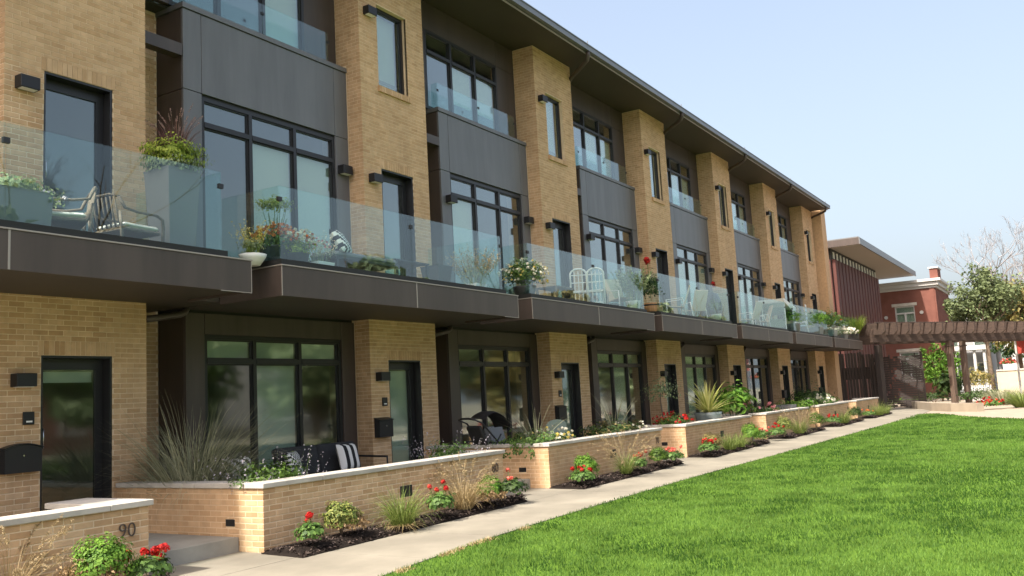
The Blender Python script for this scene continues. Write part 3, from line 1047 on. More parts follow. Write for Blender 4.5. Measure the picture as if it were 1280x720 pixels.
joined_wall = joined_bricks([b for _, b in WB])
WL = ['low tan brick patio wall with pale cap, marked 90', 'low tan brick patio wall with pale cap, marked 80', 'low tan brick patio wall with pale cap, marked 70',
      'low brick patio wall carrying the yucca pot, next past number 70', 'low brick patio wall second past the one marked 70', 'low brick patio wall next to last before the pergola', 'low brick patio wall ending nearest the pergola']
walls = []
for k in range(7):
    o = empty('patio_wall', (k * L, 0, 0), 0, WL[k], 'wall', 'low brick patio walls')
    walls.append(o)
    core = put('wall_core', core_me, o)
    caps(o)
    if k < 2:
        def show(e):
            s, b = e
            x, y = (b[0] + b[1]) / 2 + k * L, (b[2] + b[3]) / 2
            if (k == 0 and (x < -4.6 or s == 'l')) or s == 'r': return 99
            return math.dist((x, y, b[4]), tuple(CAM)) * (1.3 if s == 'l' else 1)
        order = sorted(WB, key=show)
        mine = order[:300]
        for s, b in mine: brick_object(b, o)
        put('brick_facing', joined_bricks([b for s, b in order[300:]]), o, 'stuff')
    else: put('brick_facing', joined_wall, o, 'stuff')
    d = put('house_number', number_mesh(NUM[k]), o, None, (-2.235, WY - .012, .455))
    d.rotation_euler = (math.pi / 2, 0, 0)
    MB().box(-4.655, -4.385, WY + .0005, WY + .003, .33, .485).build('vent', 'rubber', o)  # flat black plate, its colour stands in for the shade of a recess
    v = MB()
    v.rbox(WX0 - .006, WX0 + .006, -2.245, -2.095, .29, .37, .002)
    v.build('step_light', 'lamp_black', o)
    MB().box(WX0 - .009, WX0 - .0065, -2.21, -2.13, .315, .345).build('light_slot', 'rubber', o)

# patio floors with their front step
PAT = [(-6.92, .345), (-6.92, -2.49), (-2.375, -2.49), (-2.375, -1.65), (-1.97, -1.65), (-1.97, -2.32), (-.467, -2.32), (-.467, -.006), (-2.02, -.006), (-2.02, .345)]
for k in range(7):
    o = tag(MB().poly(PAT[::-1], -.05, .17).build('patio_floor', 'step_concrete'), kind='structure')
    o.location = (k * L, 0, 0)

# planting beds with bark chips in front of each wall
BED = [(-7.21, -2.735), (-7.29, -3.47), (-4.0, -3.40), (-2.30, -3.36), (-1.86, -2.95), (-1.99, -2.735)]
def chips(n=6500):
    P = np.stack([rng.uniform(-7.36, -1.80, n), rng.uniform(-3.54, -2.74, n), rng.uniform(.004, .020, n)], 1)
    P = P[inside(P + rng.normal(0, .018, P.shape), BED)]
    ed = (np.abs(P[:, 1] + 3.1) / .37).clip(0, 1)
    P[:, 2] += .008 + .066 * (1 - ed) ** .8
    return leaves(P, np.tile([0, 0, 1.0], (len(P), 1)), .024, 'mulch', 'bark_chips', asp=.4, jit=.55, seed=5, tone=rng.uniform(0, 1, len(P)) ** 2.2)
chip_me = chips()
for k in range(7):
    b = MB()
    ctr = (-4.55, -3.08)
    inner = [(ctr[0] + (x - ctr[0]) * .95, ctr[1] + (y - ctr[1]) * .5) for x, y in BED]
    n = len(BED)
    b.v = [(x, y, .002) for x, y in BED] + [(x * .999 + ctr[0] * .001, y, .010) for x, y in BED] + [(x, y, .075) for x, y in inner]
    b.t = [.5] * (3 * n)
    for r_ in (0, 1):
        b.f += [(r_*n+i, r_*n+n+i, r_*n+n+(i+1) % n, r_*n+(i+1) % n) for i in range(n)]
    b.f.append(tuple(range(2*n, 3*n))[::-1])
    o = tag(b.build('planting_bed', 'soil'), kind='structure')
    o.location = (k * L, 0, 0)
    c = put('bark_chips', chip_me, o, 'stuff')

# ================================================================== PLANT BUILDERS
def ellipsoid(n, r, rz, cz, seed, inner=0.55, flat=0.0, lump=0.18):
    g = np.random.default_rng(seed)
    D = unit(g.normal(size=(n, 3)))
    D[:, 2] = np.where(D[:, 2] < -0.35, -D[:, 2] * 0.6, D[:, 2])
    k = g.uniform(inner, 1, n) ** 0.6
    ph = g.uniform(0, 6.28, 8)
    l_ = 1 + lump * (np.sin(3.1 * D[:, 0] * 2 + ph[0]) * np.sin(2.7 * D[:, 1] * 2 + ph[1]) + 0.7 * np.sin(4.3 * D[:, 2] * 2 + 5 * D[:, 0] + ph[2]))
    P = D * (k * l_)[:, None] * np.array([r, r, rz])
    P[:, 2] += cz
    P[:, 2] = np.maximum(P[:, 2], 0.015)
    return P, D
def stems_mesh(n, r, h, seed, m='stem_green', rad=.006):
    g = random.Random(seed)
    q = MB()
    for i in range(n):
        a = g.uniform(0, 6.28); rr = r * g.uniform(.3, 1)
        q.tube([(0, 0, 0), (rr * .35 * math.cos(a), rr * .35 * math.sin(a), h * .5), (rr * math.cos(a), rr * math.sin(a), h * g.uniform(.75, 1))], [rad, rad * .8, rad * .5], 5)
    return q.mesh('stems', m)
PC = {}
def cached(key, fn):
    if key not in PC: PC[key] = fn()
    return PC[key]

def shrub(loc, label, r=.25, h=.5, m='leaf_box', leaf=.021, n=1900, seed=1, group='clipped shrubs in the planting beds', name='shrub', cat='shrub', dry=False, s=1.0):
    o = empty(name, loc, rnd.uniform(0, 6.28), label, cat, group)
    o.scale = (s, s, s)
    def mk():
        P, D = ellipsoid(n, r, h * .5, h * .5, seed)
        return leaves(P, D + [0, 0, .4], leaf, m, seed=seed)
    put('foliage', cached(('sh', r, h, m, leaf, n, seed), mk), o)
    put('stems', cached(('ss', r, h, seed), lambda: stems_mesh(7, r * .7, h * .6, seed, 'bark')), o)
    if dry:
        P, D = ellipsoid(int(n * .35), r * 1.02, h * .3, h * .3, seed + 9)
        P[:, 0] += r * .25; P[:, 1] -= r * .2
        put('dry_leaves', leaves(P, D, leaf, 'leaf_dry', seed=seed), o)
    return o

def flower_heads(pts, rad, per, m, size, seed, name='flowers'):
    g = np.random.default_rng(seed)
    P = np.repeat(np.asarray(pts), per, 0)
    D = unit(g.normal(size=P.shape) + [0, 0, .6])
    P = P + D * rad * g.uniform(.5, 1, (len(P), 1))
    return leaves(P, D, size, m, name, asp=.8, jit=.5, seed=seed, fold=.1)

def geranium(loc, label, r=.2, h=.30, heads=6, m='petal_red', seed=1, group='flowering geraniums in the planting beds', lm='leaf_geranium', s=1.0):
    o = empty('geranium', loc, rnd.uniform(0, 6.28), label, 'flower', group)
    o.scale = (s, s, s)
    def mk():
        P, D = ellipsoid(420, r, h * .42, h * .42, seed)
        return leaves(P, D + [0, 0, .8], .027, lm, asp=.85, seed=seed, fold=.15)
    put('foliage', cached(('ge', r, h, lm, seed), mk), o)
    g = np.random.default_rng(seed + 3)
    def mk2():
        a = g.uniform(0, 6.28, heads); rr = r * g.uniform(.15, .95, heads)
        pts = np.stack([rr * np.cos(a), rr * np.sin(a), h * g.uniform(.75, 1.1, heads)], 1)
        q = MB()
        for p in pts: q.tube([(p[0] * .4, p[1] * .4, h * .3), tuple(p)], .004, 5)
        return flower_heads(pts, .038, 34, m, .017, seed), q.mesh('flower_stalks', 'stem_green')
    a, b = cached(('gf', r, h, heads, m, seed), mk2)
    put('flowers', a, o, 'stuff')
    put('flower_stalks', b, o)
    return o

def tuft(loc, label, n=230, ln=.55, spread=.09, m='blade_green', seed=1, w=.004, lean=(0.0, .75), curl=1.2, plumes=0, pm='plume', plen=.9, group='ornamental grass tufts', name='grass_tuft', drybase=False, s=1.0, segs=5):
    o = empty(name, loc, rnd.uniform(0, 6.28), label, 'ornamental grass', group)
    o.scale = (s, s, s)
    def mk():
        g = np.random.default_rng(seed)
        a = g.uniform(0, 6.28, n)
        rr = spread * np.sqrt(g.uniform(0, 1, n))
        base = np.stack([rr * np.cos(a), rr * np.sin(a), np.zeros(n)], 1)
        me, _ = blades(base, a + g.normal(0, .5, n), ln * g.uniform(.55, 1.1, n), g.uniform(lean[0], lean[1], n), w, m, segs=segs, curl=curl * g.uniform(.3, 1.6, n), seed=seed)
        out = [('blades', me)]
        if drybase:
            k = n // 3
            a2 = g.uniform(0, 6.28, k)
            b2 = np.stack([spread * np.cos(a2), spread * np.sin(a2), np.zeros(k)], 1)
            me2, _ = blades(b2, a2, ln * .45 * g.uniform(.6, 1.1, k), g.uniform(.9, 1.4, k), w, 'blade_tan', 'dry_blades', segs=3, curl=.8, seed=seed + 1)
            out.append(('dry_blades', me2))
        if plumes:
            a = g.uniform(0, 6.28, plumes)
            b = np.stack([spread * .7 * np.cos(a), spread * .7 * np.sin(a), np.zeros(plumes)], 1)
            me3, ctr = blades(b, a, plen * g.uniform(.55, 1.1, plumes), g.uniform(.0, .45, plumes), .0018, pm, 'plume_stalks', segs=6, curl=1.25 * g.uniform(.4, 1.3, plumes), seed=seed + 2)
            out.append(('plume_stalks', me3))
            t = g.uniform(0, 1, (plumes, 46))
            p0, p1, p2 = ctr[:, 4][:, None], ctr[:, 5][:, None], ctr[:, 6][:, None]
            tt = t[..., None]
            Q = np.where(tt < .5, p0 + (p1 - p0) * tt * 2, p1 + (p2 - p1) * (tt - .5) * 2)
            Q = Q + g.normal(0, .006, Q.shape)
            out.append(('plumes', leaves(Q.reshape(-1, 3), np.tile([0, 0, 1.0], (plumes * 46, 1)), .017, pm, 'plumes', asp=.22, jit=1.2, seed=seed)))
        return out
    for nm, me in cached(('tf', n, ln, spread, m, seed, plumes), mk): put(nm, me, o)
    return o

def spiky(o, n, ln, m, seed, w=.016, z=0, lean=(0.05, 1.2), curl=.5, name='leaves', spread=.04):
    g = np.random.default_rng(seed)
    a = g.uniform(0, 6.28, n)
    base = np.stack([spread * np.cos(a), spread * np.sin(a), np.full(n, z)], 1)
    me, _ = blades(base, a, ln * g.uniform(.7, 1.1, n), g.uniform(*lean, n), w, m, name, segs=5, curl=curl, seed=seed, tip=.05)
    put(name, me, o)

def leaf_mass(o, n, r, rz, cz, m, leaf, seed, name='foliage', off=(0, 0), asp=.55, inner=.3, lump=.25, zmin=0.0):
    P, D = ellipsoid(n, r, rz, cz, seed, inner, lump=lump)
    P[:, 2] = np.maximum(P[:, 2], zmin + .01)
    P[:, 0] += off[0]; P[:, 1] += off[1]
    P = behind_wall(o, P)
    return put(name, leaves(P, D + [0, 0, .4], leaf, m, name, asp=asp, seed=seed), o)

def behind_wall(o, P):
    """Plants on a patio grow behind the patio wall and lean over its cap only above it."""
    if o.location.z > .5 or not -2.6 < o.location.y < 0 or o.location.x > 41: return P
    P = P.copy()
    lo = np.where(P[:, 2] < .66, -2.44, -2.62) - o.location.y
    P[:, 1] = np.maximum(P[:, 1], lo + .05 * np.sin(P[:, 0] * 37.0) ** 2)
    return P

def blossoms(o, n, r, rz, cz, m, size, seed, name='flowers', off=(0, 0), per=7, rad=.016):
    P, D = ellipsoid(n, r, rz, cz, seed, .92)
    P[:, 0] += off[0]; P[:, 1] += off[1]
    P = behind_wall(o, P)
    put(name, flower_heads(P, rad, per, m, size, seed, name), o, 'stuff')

def upright_stems(o, n, r, h, m, seed, name='flower_spikes', leafm=None, lean=.25, size=.012, per=22, base=0.0):
    """Upright stalks with small leaves or florets along their upper half."""
    g = np.random.default_rng(seed)
    a = g.uniform(0, 6.28, n)
    rr = r * np.sqrt(g.uniform(0, 1, n))
    b = behind_wall(o, np.stack([rr * np.cos(a), rr * np.sin(a), np.full(n, base)], 1))
    me, ctr = blades(b, a, h * g.uniform(.7, 1.1, n), g.uniform(0, lean, n), .003, leafm or 'leaf_box', name + '_stalks', segs=4, curl=.2, seed=seed)
    put('stalks', me, o)
    t = g.uniform(0.45, 1.0, (n, per))[..., None]
    Q = ctr[:, 2][:, None] + (ctr[:, 4] - ctr[:, 2])[:, None] * (t - .45) / .55 + g.normal(0, .008, (n, per, 3))
    put(name, leaves(Q.reshape(-1, 3), np.tile([0, 0, 1.0], (n * per, 1)), size, m, name, jit=1.3, seed=seed), o, 'stuff')

def pot(o, prof, m, sq=False, name='pot', rz=0, n=20):
    q = MB().lathe(prof, n, sq=sq).build(name, m, o, smooth=not sq)
    q.rotation_euler = (0, 0, rz)
    return q
def bush_pot(px, py, Y, prof, m, label, sq=False, Z=None, name='potted_plant', cat='potted plant', group=None):
    p = at(px, py, Y=Y)
    z = 3.604 if Z is None else Z
    o = empty(name, (p[0], Y, z), 0, label, cat, group)
    pot(o, prof, m, sq)
    return o

# ================================================================== PLANTING BEDS
def bed_at(px, py, z=.075):
    p = at(px, py, Z=z)
    y = float(min(max(p[1], -3.32), -2.90))
    if abs(y - p[1]) > 1e-6: p = at(px, py, Y=y)
    return (float(p[0]), y, z)
G, S, T = geranium, shrub, tuft
# in front of the wall marked 90
T(bed_at(12, 748), 'pale tan fountain grass below the wall marked 90', n=170, ln=.7, m='blade_tan', plumes=60, plen=.85, seed=21, group='fountain grass with tan plumes')
S(bed_at(128, 740), 'bright green rounded shrub below the number 90', r=.27, h=.50, m='leaf_bright', n=2800, leaf=.019, seed=2, dry=True)
G(bed_at(186, 742), 'red geranium beside the step at the wall marked 90', heads=11, seed=31, h=.32, r=.22)
# in front of the wall marked 80
G(bed_at(388, 682), 'red geranium at the corner of the wall marked 80', heads=4, seed=32, h=.32, r=.17)
S(bed_at(427, 670), 'yellow green variegated shrub with brown leaves in front of striped pillow', r=.235, h=.42, m='leaf_varieg', seed=3, dry=True, n=2000)
T(bed_at(503, 660), 'soft green grass tuft below the vent of the wall marked 80', n=420, ln=.62, m='blade_green', seed=22, drybase=True, spread=.12)
G(bed_at(551, 646), 'tall red geranium between two grass tufts, wall marked 80', heads=5, seed=33, h=.42, r=.2)
T(bed_at(580, 636), 'large tan fountain grass with feathery plumes, wall marked 80', n=420, ln=.62, m='blade_tan', plumes=60, plen=.82, seed=23, group='fountain grass with tan plumes', spread=.12)
S(bed_at(613, 630), 'upright dense green shrub below the number 80', r=.20, h=.40, m='leaf_bright', seed=4, n=2800, dry=True)
G(bed_at(642, 627), 'sparse rose bush with few red blooms beside the step', heads=3, seed=34, h=.40, r=.24, m='petal_coral', lm='leaf_dark')
# wall marked 70
S(bed_at(733, 601), 'round green shrub behind a geranium, wall marked 70', r=.22, h=.46, m='leaf_bright', seed=2, n=2800)
G(bed_at(729, 606), 'low red geranium at the corner of the wall marked 70', heads=8, seed=35, h=.27, r=.26)
T(bed_at(783, 594), 'tan plumed grass below the vent of the wall marked 70', n=260, ln=.55, m='blade_green', plumes=60, plen=.95, seed=24, group='fountain grass with tan plumes')
G(bed_at(799, 592), 'red geranium in front of plumed grass, wall marked 70', heads=6, seed=33, h=.34, r=.19)
S(bed_at(824, 584), 'dark green shrub below the number 70', r=.20, h=.38, m='leaf_box', seed=5, n=2000)
G(bed_at(842, 583), 'loose red geranium at the step end, wall marked 70', heads=9, seed=34, h=.30, r=.25, m='petal_coral')
# walls further along
G(bed_at(886, 570), 'red geranium at the corner of the yucca wall', heads=9, seed=35, h=.34, r=.26)
S(bed_at(890, 566), 'olive green shrub behind the geranium at yucca wall', r=.25, h=.48, m='leaf_autumn', seed=6)
T(bed_at(913, 564), 'yellow green grass tuft at the middle of yucca wall', n=330, ln=.55, seed=25, spread=.13)
T(bed_at(926, 560), 'fine green grass tuft beside round shrub at yucca wall', n=260, ln=.5, seed=26)
S(bed_at(940, 557), 'round bright green shrub near the end of yucca wall', r=.27, h=.55, m='leaf_bright', seed=2, n=2800)
G(bed_at(953, 556), 'coral red geranium at the end of yucca wall', heads=8, seed=32, h=.40, r=.24, m='petal_coral')
G(bed_at(972, 549), 'red geranium by the wall past the yucca pot', heads=7, seed=33, h=.4, r=.26)
S(bed_at(981, 546), 'olive shrub beside plumed grass past the yucca wall', r=.26, h=.6, m='leaf_varieg', seed=3, n=2000)
T(bed_at(1000, 543), 'pale plumed grass past the yucca wall', n=330, ln=.65, seed=27, plumes=60, plen=.95, group='fountain grass with tan plumes', spread=.14)
S(bed_at(1021, 538), 'dark rounded shrub at the end of the wall past yucca pot', r=.28, h=.58, m='leaf_box', seed=5, n=2000)
G(bed_at(1041, 531), 'low red geranium below next to last patio wall', heads=9, seed=35, h=.36, r=.35)
T(bed_at(1055, 529), 'light green grass tuft below next to last patio wall', n=330, ln=.7, seed=25, spread=.15)
S(bed_at(1070, 526), 'dark shrub at the end of next to last patio wall', r=.26, h=.55, m='leaf_dark', seed=5, n=2000)
G(bed_at(1086, 521), 'orange red geranium below the last patio wall', heads=7, seed=34, h=.3, r=.3, m='petal_orange')
T(bed_at(1098, 519), 'yellow green grass tuft below the last patio wall', n=330, ln=.75, seed=26, spread=.2)
T(bed_at(1107, 517), 'short yellow grass tuft at the very end of the last patio wall', n=330, ln=.6, seed=22, spread=.16)

# ================================================================== FURNITURE AND POTS
DZ = 3.604                      # top of the balcony decks
def X_at(px, py, Y): return float(at(px, py, Y=Y)[0])

def pillow_mesh(w, h, d, stripes, name='pillow', diag=False):
    """Puffed square cushion; stripes alternate black and white columns."""
    n = 12
    V, F, mi = [], [], []
    for s in (-1, 1):
        for j in range(n + 1):
            for i in range(n + 1):
                u, v = i / n * 2 - 1, j / n * 2 - 1
                puff = max(0, (1 - u ** 4) * (1 - v ** 4)) ** .5
                pin = 1 - .06 * (abs(u) ** 3) * (1 - abs(v) ** 2) - .04
                V.append((u * w / 2 * (1 - .05 * (1 - abs(v))), s * d / 2 * puff, v * h / 2 * (1 - .05 * (1 - abs(u)))))
    for s in (0, 1):
        o = s * (n + 1) ** 2
        for j in range(n):
            for i in range(n):
                q = (o + j*(n+1)+i, o + j*(n+1)+i+1, o + (j+1)*(n+1)+i+1, o + (j+1)*(n+1)+i)
                F.append(q if s == 0 else q[::-1])
                k = (i + (j if diag else 0))
                mi.append((k // stripes) % 2)
    me = bpy.data.meshes.new(name)
    me.from_pydata(V, [], F)
    me.materials.append(MATS['stripe_white'])
    me.materials.append(MATS['stripe_black'])
    me.polygons.foreach_set('material_index', mi)
    me.shade_smooth()
    return me
def pillow(loc, rz, tilt, label, w=.5, stripes=2, diag=False):
    o = put('pillow', pillow_mesh(w, w * .92, .17, stripes, diag=diag))
    o.location = loc
    o.rotation_euler = (tilt, 0, rz)
    return tag(o, label, 'pillow', 'black and white striped pillows')

def cushion(o, x0, x1, y0, y1, z0, z1, m, name='cushion', r=.035):
    return MB().rbox(x0, x1, y0, y1, z0, z1, r).build(name, m, o)

# ---- tall tapered planter on the first balcony
o = empty('tall_planter', (X_at(216, 302, -1.3), -1.3, DZ), 0, 'tall tapered grey planter with lime foliage and purple grass on balcony', 'planter')
o.scale = (.62, .62, 1.0)
pot(o, [(.30, 0), (.39, 1.10), (.40, 1.13), (.37, 1.13), (.36, 1.02)], 'planter_grey', True)
leaf_mass(o, 3000, .62, .26, 1.30, 'leaf_lime', .030, 41, zmin=1.02)
leaf_mass(o, 1200, .64, .18, 1.16, 'leaf_pale', .026, 42, 'trailing_foliage', zmin=.92)
g_ = np.random.default_rng(43)
n = 210
a_ = g_.uniform(0, 6.28, n)
me, ctr = blades(np.stack([.12 * np.cos(a_) + .08, .12 * np.sin(a_), np.full(n, 1.3)], 1), a_, .72 * g_.uniform(.5, 1.1, n), g_.uniform(0, .75, n), .006, 'blade_purple', 'purple_blades', segs=5, curl=.9, seed=43)
put('purple_blades', me, o)
n = 26
a_ = g_.uniform(0, 6.28, n)
me, ctr = blades(np.stack([.08 * np.cos(a_) + .08, .08 * np.sin(a_), np.full(n, 1.3)], 1), a_, .78 * g_.uniform(.7, 1.1, n), g_.uniform(.05, .6, n), .003, 'plume_pink', 'plume_stalks', segs=5, curl=.7, seed=44)
put('plume_stalks', me, o)
Q = (ctr[:, 4][:, None] + (ctr[:, 5] - ctr[:, 4])[:, None] * g_.uniform(0, 1, (n, 40, 1)) + g_.normal(0, .006, (n, 40, 3))).reshape(-1, 3)
put('plumes', leaves(Q, np.tile([0, 0, 1.], (len(Q), 1)), .014, 'plume_pink', 'plumes', asp=.2, jit=1.2, seed=3), o)

# ---- wicker armchairs
def armchair(x, y, rz, label):
    o = empty('armchair', (x, y, DZ), rz, label, 'chair', 'white cushioned armchairs on the first balcony')
    o.scale = (.95, .95, .72)
    for sx in (-1, 1):
        MB().tube([(sx*.30, -.30, 0), (sx*.31, -.31, .40), (sx*.32, -.29, .56), (sx*.32, -.20, .62), (sx*.32, .10, .62), (sx*.31, .28, .66), (sx*.27, .34, .84)], .022, 8).build('arm', 'wicker', o, True)
        MB().tube([(sx*.27, .28, 0), (sx*.28, .33, .60)], .020, 8).build('leg', 'wicker', o, True)
    MB().rbox(-.29, .29, -.30, .28, .30, .36, .02).build('seat', 'wicker', o)
    b = MB()
    for i in range(7):
        x0 = -.24 + .08 * i
        b.tube([(x0, .29, .36), (x0 * .97, .34, .62), (x0 * .93, .37, .86)], .012, 6)
    b.tube([(-.27, .34, .84), (-.14, .37, .90), (.14, .37, .90), (.27, .34, .84)], .020, 8)
    b.build('backrest', 'wicker', o, True)
    cushion(o, -.27, .27, -.30, .26, .365, .45, 'cushion_white')
armchair(X_at(74, 285, -1.35), -1.35, math.radians(-115), 'wicker armchair with white cushion in front of the balcony door')
armchair(X_at(158, 290, -1.30), -1.30, math.radians(95), 'wicker armchair with white cushion next to the tall grey planter')

# ---- planter box at the start of the first balcony
o = empty('planter_box', (X_at(14, 275, -1.45), -1.45, DZ), 0, 'grey planter box with pale trailing foliage on first balcony', 'planter')
pot(o, [(.27, 0), (.29, .44), (.30, .46), (.27, .46), (.26, .40)], 'planter_grey', True)
leaf_mass(o, 1000, .34, .14, .50, 'leaf_pale', .028, 45, zmin=.36)
leaf_mass(o, 350, .30, .14, .42, 'leaf_pale', .024, 46, 'trailing_foliage', off=(.28, -.02), zmin=.2)
blossoms(o, 26, .26, .10, .44, 'petal_lilac', .018, 47, off=(.38, 0))

# ---- pots at the corner of the second balcony
def mixed_pot(x, y, prof, m, label, parts, sq=False, z=DZ, name='flower_pot', group='flower pots along the balcony rails', cat='potted plant', rz=0):
    o = empty(name, (x, y, z), rz, label, cat, group)
    pot(o, prof, m, sq)
    for f in parts: f(o)
    return o
BOWL = [(.10, 0), (.17, .10), (.19, .15), (.17, .15), (.15, .11)]
mixed_pot(X_at(316, 330, -1.5), -1.5, BOWL, 'planter_white', 'white bowl of yellow green flowers outside the balcony corner glass',
          [lambda o: upright_stems(o, 46, .10, .55, 'petal_yellow', 51, 'flowers', 'leaf_lime', .5, .012, 12, .1), lambda o: leaf_mass(o, 300, .2, .14, .26, 'leaf_pale', .02, 52, zmin=.12)])
mixed_pot(X_at(345, 330, -1.25), -1.25, [(.15, 0), (.24, .34), (.25, .36), (.22, .36), (.21, .30)], 'planter_dark', 'dark planter of orange flowers under a tall lime green plant',
          [lambda o: blossoms(o, 120, .30, .17, .52, 'petal_orange', .024, 53, per=8, rad=.022), lambda o: leaf_mass(o, 900, .30, .2, .42, 'leaf_geranium', .026, 54, zmin=.2),
           lambda o: leaf_mass(o, 900, .27, .12, .98, 'leaf_lime', .018, 55, 'tall_foliage', zmin=.8),
           lambda o: put('tall_stems', stems_mesh(16, .22, .98, 5, 'stem_green', .007), o)])
mixed_pot(X_at(372, 331, -1.5), -1.5, [(.12, 0), (.17, .24), (.18, .25), (.15, .25), (.14, .2)], 'planter_dark', 'dark pot of cream flowers with trailing leaves behind the corner glass',
          [lambda o: blossoms(o, 90, .24, .15, .46, 'petal_white', .022, 56, per=7, rad=.02), lambda o: leaf_mass(o, 800, .24, .2, .30, 'leaf_lime', .022, 57), lambda o: blossoms(o, 40, .24, .15, .44, 'petal_orange', .02, 58, 'orange_flowers')])
mixed_pot(X_at(398, 333, -1.55), -1.55, [(.15, 0), (.17, .14), (.17, .15), (.15, .15), (.14, .1)], 'planter_white', 'white square pot of pale pink and white flowers beside zebra pillow',
          [lambda o: upright_stems(o, 60, .14, .5, 'petal_white', 59, 'flowers', 'leaf_pale', .55, .013, 12, .1), lambda o: blossoms(o, 30, .2, .2, .34, 'petal_pink', .016, 60, 'pink_flowers')], sq=True)
# chaise longue with zebra pillow, coffee table frame
cx = X_at(452, 336, -1.35)
o = empty('chaise_longue', (cx, -1.25, DZ), 0, 'low grey cushioned chaise longue carrying the zebra pillow on balcony', 'lounge chair')
for sx in (-.75, .65):
    for sy in (-.27, .27): MB().box(sx - .02, sx + .02, sy - .02, sy + .02, 0, .26).build('leg', 'frame_black', o)
MB().rbox(-.8, .72, -.3, .3, .26, .30, .006).build('frame', 'frame_black', o)
cushion(o, -.78, .70, -.28, .28, .305, .40, 'planter_grey')
pillow((cx - .5, -1.38, DZ + .57), math.radians(25), math.radians(-30), 'black and white zebra pillow on the balcony chaise longue', .46, 2, True)
tx = X_at(505, 343, -1.3)
o = empty('patio_table', (tx, -1.2, DZ), 0, 'low black metal patio table behind balcony glass', 'table')
for sx in (-.42, .42):
    for sy in (-.28, .28): MB().box(sx - .022, sx + .022, sy - .022, sy + .022, 0, .40).build('leg', 'frame_black', o)
for i in range(6): MB().box(-.46, .46, -.31 + i * .104, -.31 + i * .104 + .096, .402, .425).build('slat', 'frame_black', o)
mixed_pot(X_at(546, 349, -1.0), -1.0, [(.15, 0), (.21, .50), (.22, .52), (.19, .52), (.18, .46)], 'planter_dark', 'plain dark square planter in front of the balcony window', [lambda o: leaf_mass(o, 120, .14, .06, .50, 'leaf_dark', .03, 61, zmin=.46)], sq=True)
mixed_pot(X_at(592, 354, -1.5), -1.5, [(.16, 0), (.18, .16), (.18, .17), (.16, .17), (.15, .12)], 'planter_white', 'white square pot of airy straw coloured flowers on balcony rail side',
          [lambda o: upright_stems(o, 120, .2, .75, 'plume', 62, 'flowers', 'leaf_pale', .6, .015, 18, .1), lambda o: leaf_mass(o, 420, .3, .2, .36, 'leaf_pale', .02, 63, zmin=.15), lambda o: blossoms(o, 40, .26, .16, .34, 'petal_yellow', .016, 64, 'yellow_flowers')], sq=True)
mixed_pot(X_at(656, 366, -1.55), -1.55, [(.17, 0), (.24, .24), (.25, .26), (.22, .26), (.21, .2)], 'planter_dark', 'large round mound of white petunias at the balcony end',
          [lambda o: leaf_mass(o, 2000, .44, .36, .46, 'leaf_geranium', .028, 65, zmin=.05), lambda o: blossoms(o, 150, .46, .38, .46, 'petal_white', .024, 66, per=6, rad=.02), lambda o: blossoms(o, 40, .46, .36, .44, 'petal_yellow', .022, 67, 'yellow_flowers')])

# ---- third balcony
bx = X_at(703, 366, -1.3)
o = empty('side_table', (bx, -1.1, DZ), 0, 'small brown slatted side table beyond the white petunias', 'table')
for sx in (-.35, .35):
    for sy in (-.25, .25): MB().box(sx - .025, sx + .025, sy - .025, sy + .025, 0, .42).build('leg', 'wicker', o)
for i in range(5): MB().box(-.4, .4, -.28 + i * .115, -.28 + i * .115 + .1, .422, .445).build('slat', 'wicker', o)
wx = X_at(738, 379, -1.45)
o = empty('garden_chair', (wx, -1.40, DZ), math.radians(118), 'white garden chair with arched double lattice back', 'chair')
fr = MB()
for s in (-1, 1):
    c_ = s * .20
    pts = [(c_ - .19, 0, 0), (c_ - .19, 0, .82)] + [(c_ - .19 * math.cos(t), 0, .82 + .14 * math.sin(t)) for t in np.linspace(.3, math.pi - .3, 7)] + [(c_ + .19, 0, .82), (c_ + .19, 0, 0)]
    fr.tube(pts, .022, 8)
fr.build('back_frame', 'white_frame', o, True)
for s in (-1, 1):
    for i in (-1, 0, 1): MB().box(s * .2 + i * .09 - .008, s * .2 + i * .09 + .008, -.008, .008, .12, .90).build('back_slat', 'white_frame', o)
for z in (.14, .40, .62, .80): MB().box(-.38, .38, -.012, -.0085, z, z + .02).build('cross_bar', 'white_frame', o)
MB().rbox(-.40, .40, -.46, -.03, .42, .45, .006).build('seat', 'white_frame', o)
for sx in (-.36, .36): MB().box(sx - .02, sx + .02, -.44, -.40, 0, .418).build('leg', 'white_frame', o)
def sling_chair(x, y, rz, label, m):
    o = empty('sling_chair', (x, y, DZ), rz, label, 'chair', 'sling chairs on the balconies')
    for sx in (-.27, .27):
        MB().tube([(sx, -.28, 0), (sx, -.26, .60), (sx, .20, .63), (sx, .30, 0)], .016, 7).build('leg', 'white_frame', o, True)
    q = MB()
    q.v = [(-.25, -.24, .43), (.25, -.24, .43), (.25, .2, .38), (-.25, .2, .38), (.25, .42, .98), (-.25, .42, .98)]
    v2 = [(x_, y_ + .02, z_ - .02) for x_, y_, z_ in q.v]
    q.v += v2
    q.t = [.5] * 12
    q.f = [(0, 1, 2, 3), (3, 2, 4, 5), (9, 8, 7, 6), (11, 10, 8, 9), (0, 6, 7, 1), (5, 4, 10, 11), (0, 3, 9, 6), (3, 5, 11, 9), (1, 7, 8, 2), (2, 8, 10, 4)]
    q.build('sling', m, o)
    return o
sling_chair(X_at(778, 384, -1.2), -1.2, math.radians(-30), 'beige sling chair beside the white garden chair', 'beige_cloth')
o = mixed_pot(X_at(792, 388, -1.5), -1.5, [(.14, 0), (.19, .3), (.20, .32), (.17, .32), (.16, .26)], 'planter_white', 'white pot of tall pale green stems on the third balcony',
              [lambda o: upright_stems(o, 90, .2, .95, 'leaf_pale', 68, 'leaves', 'leaf_pale', .4, .03, 20, .2)])
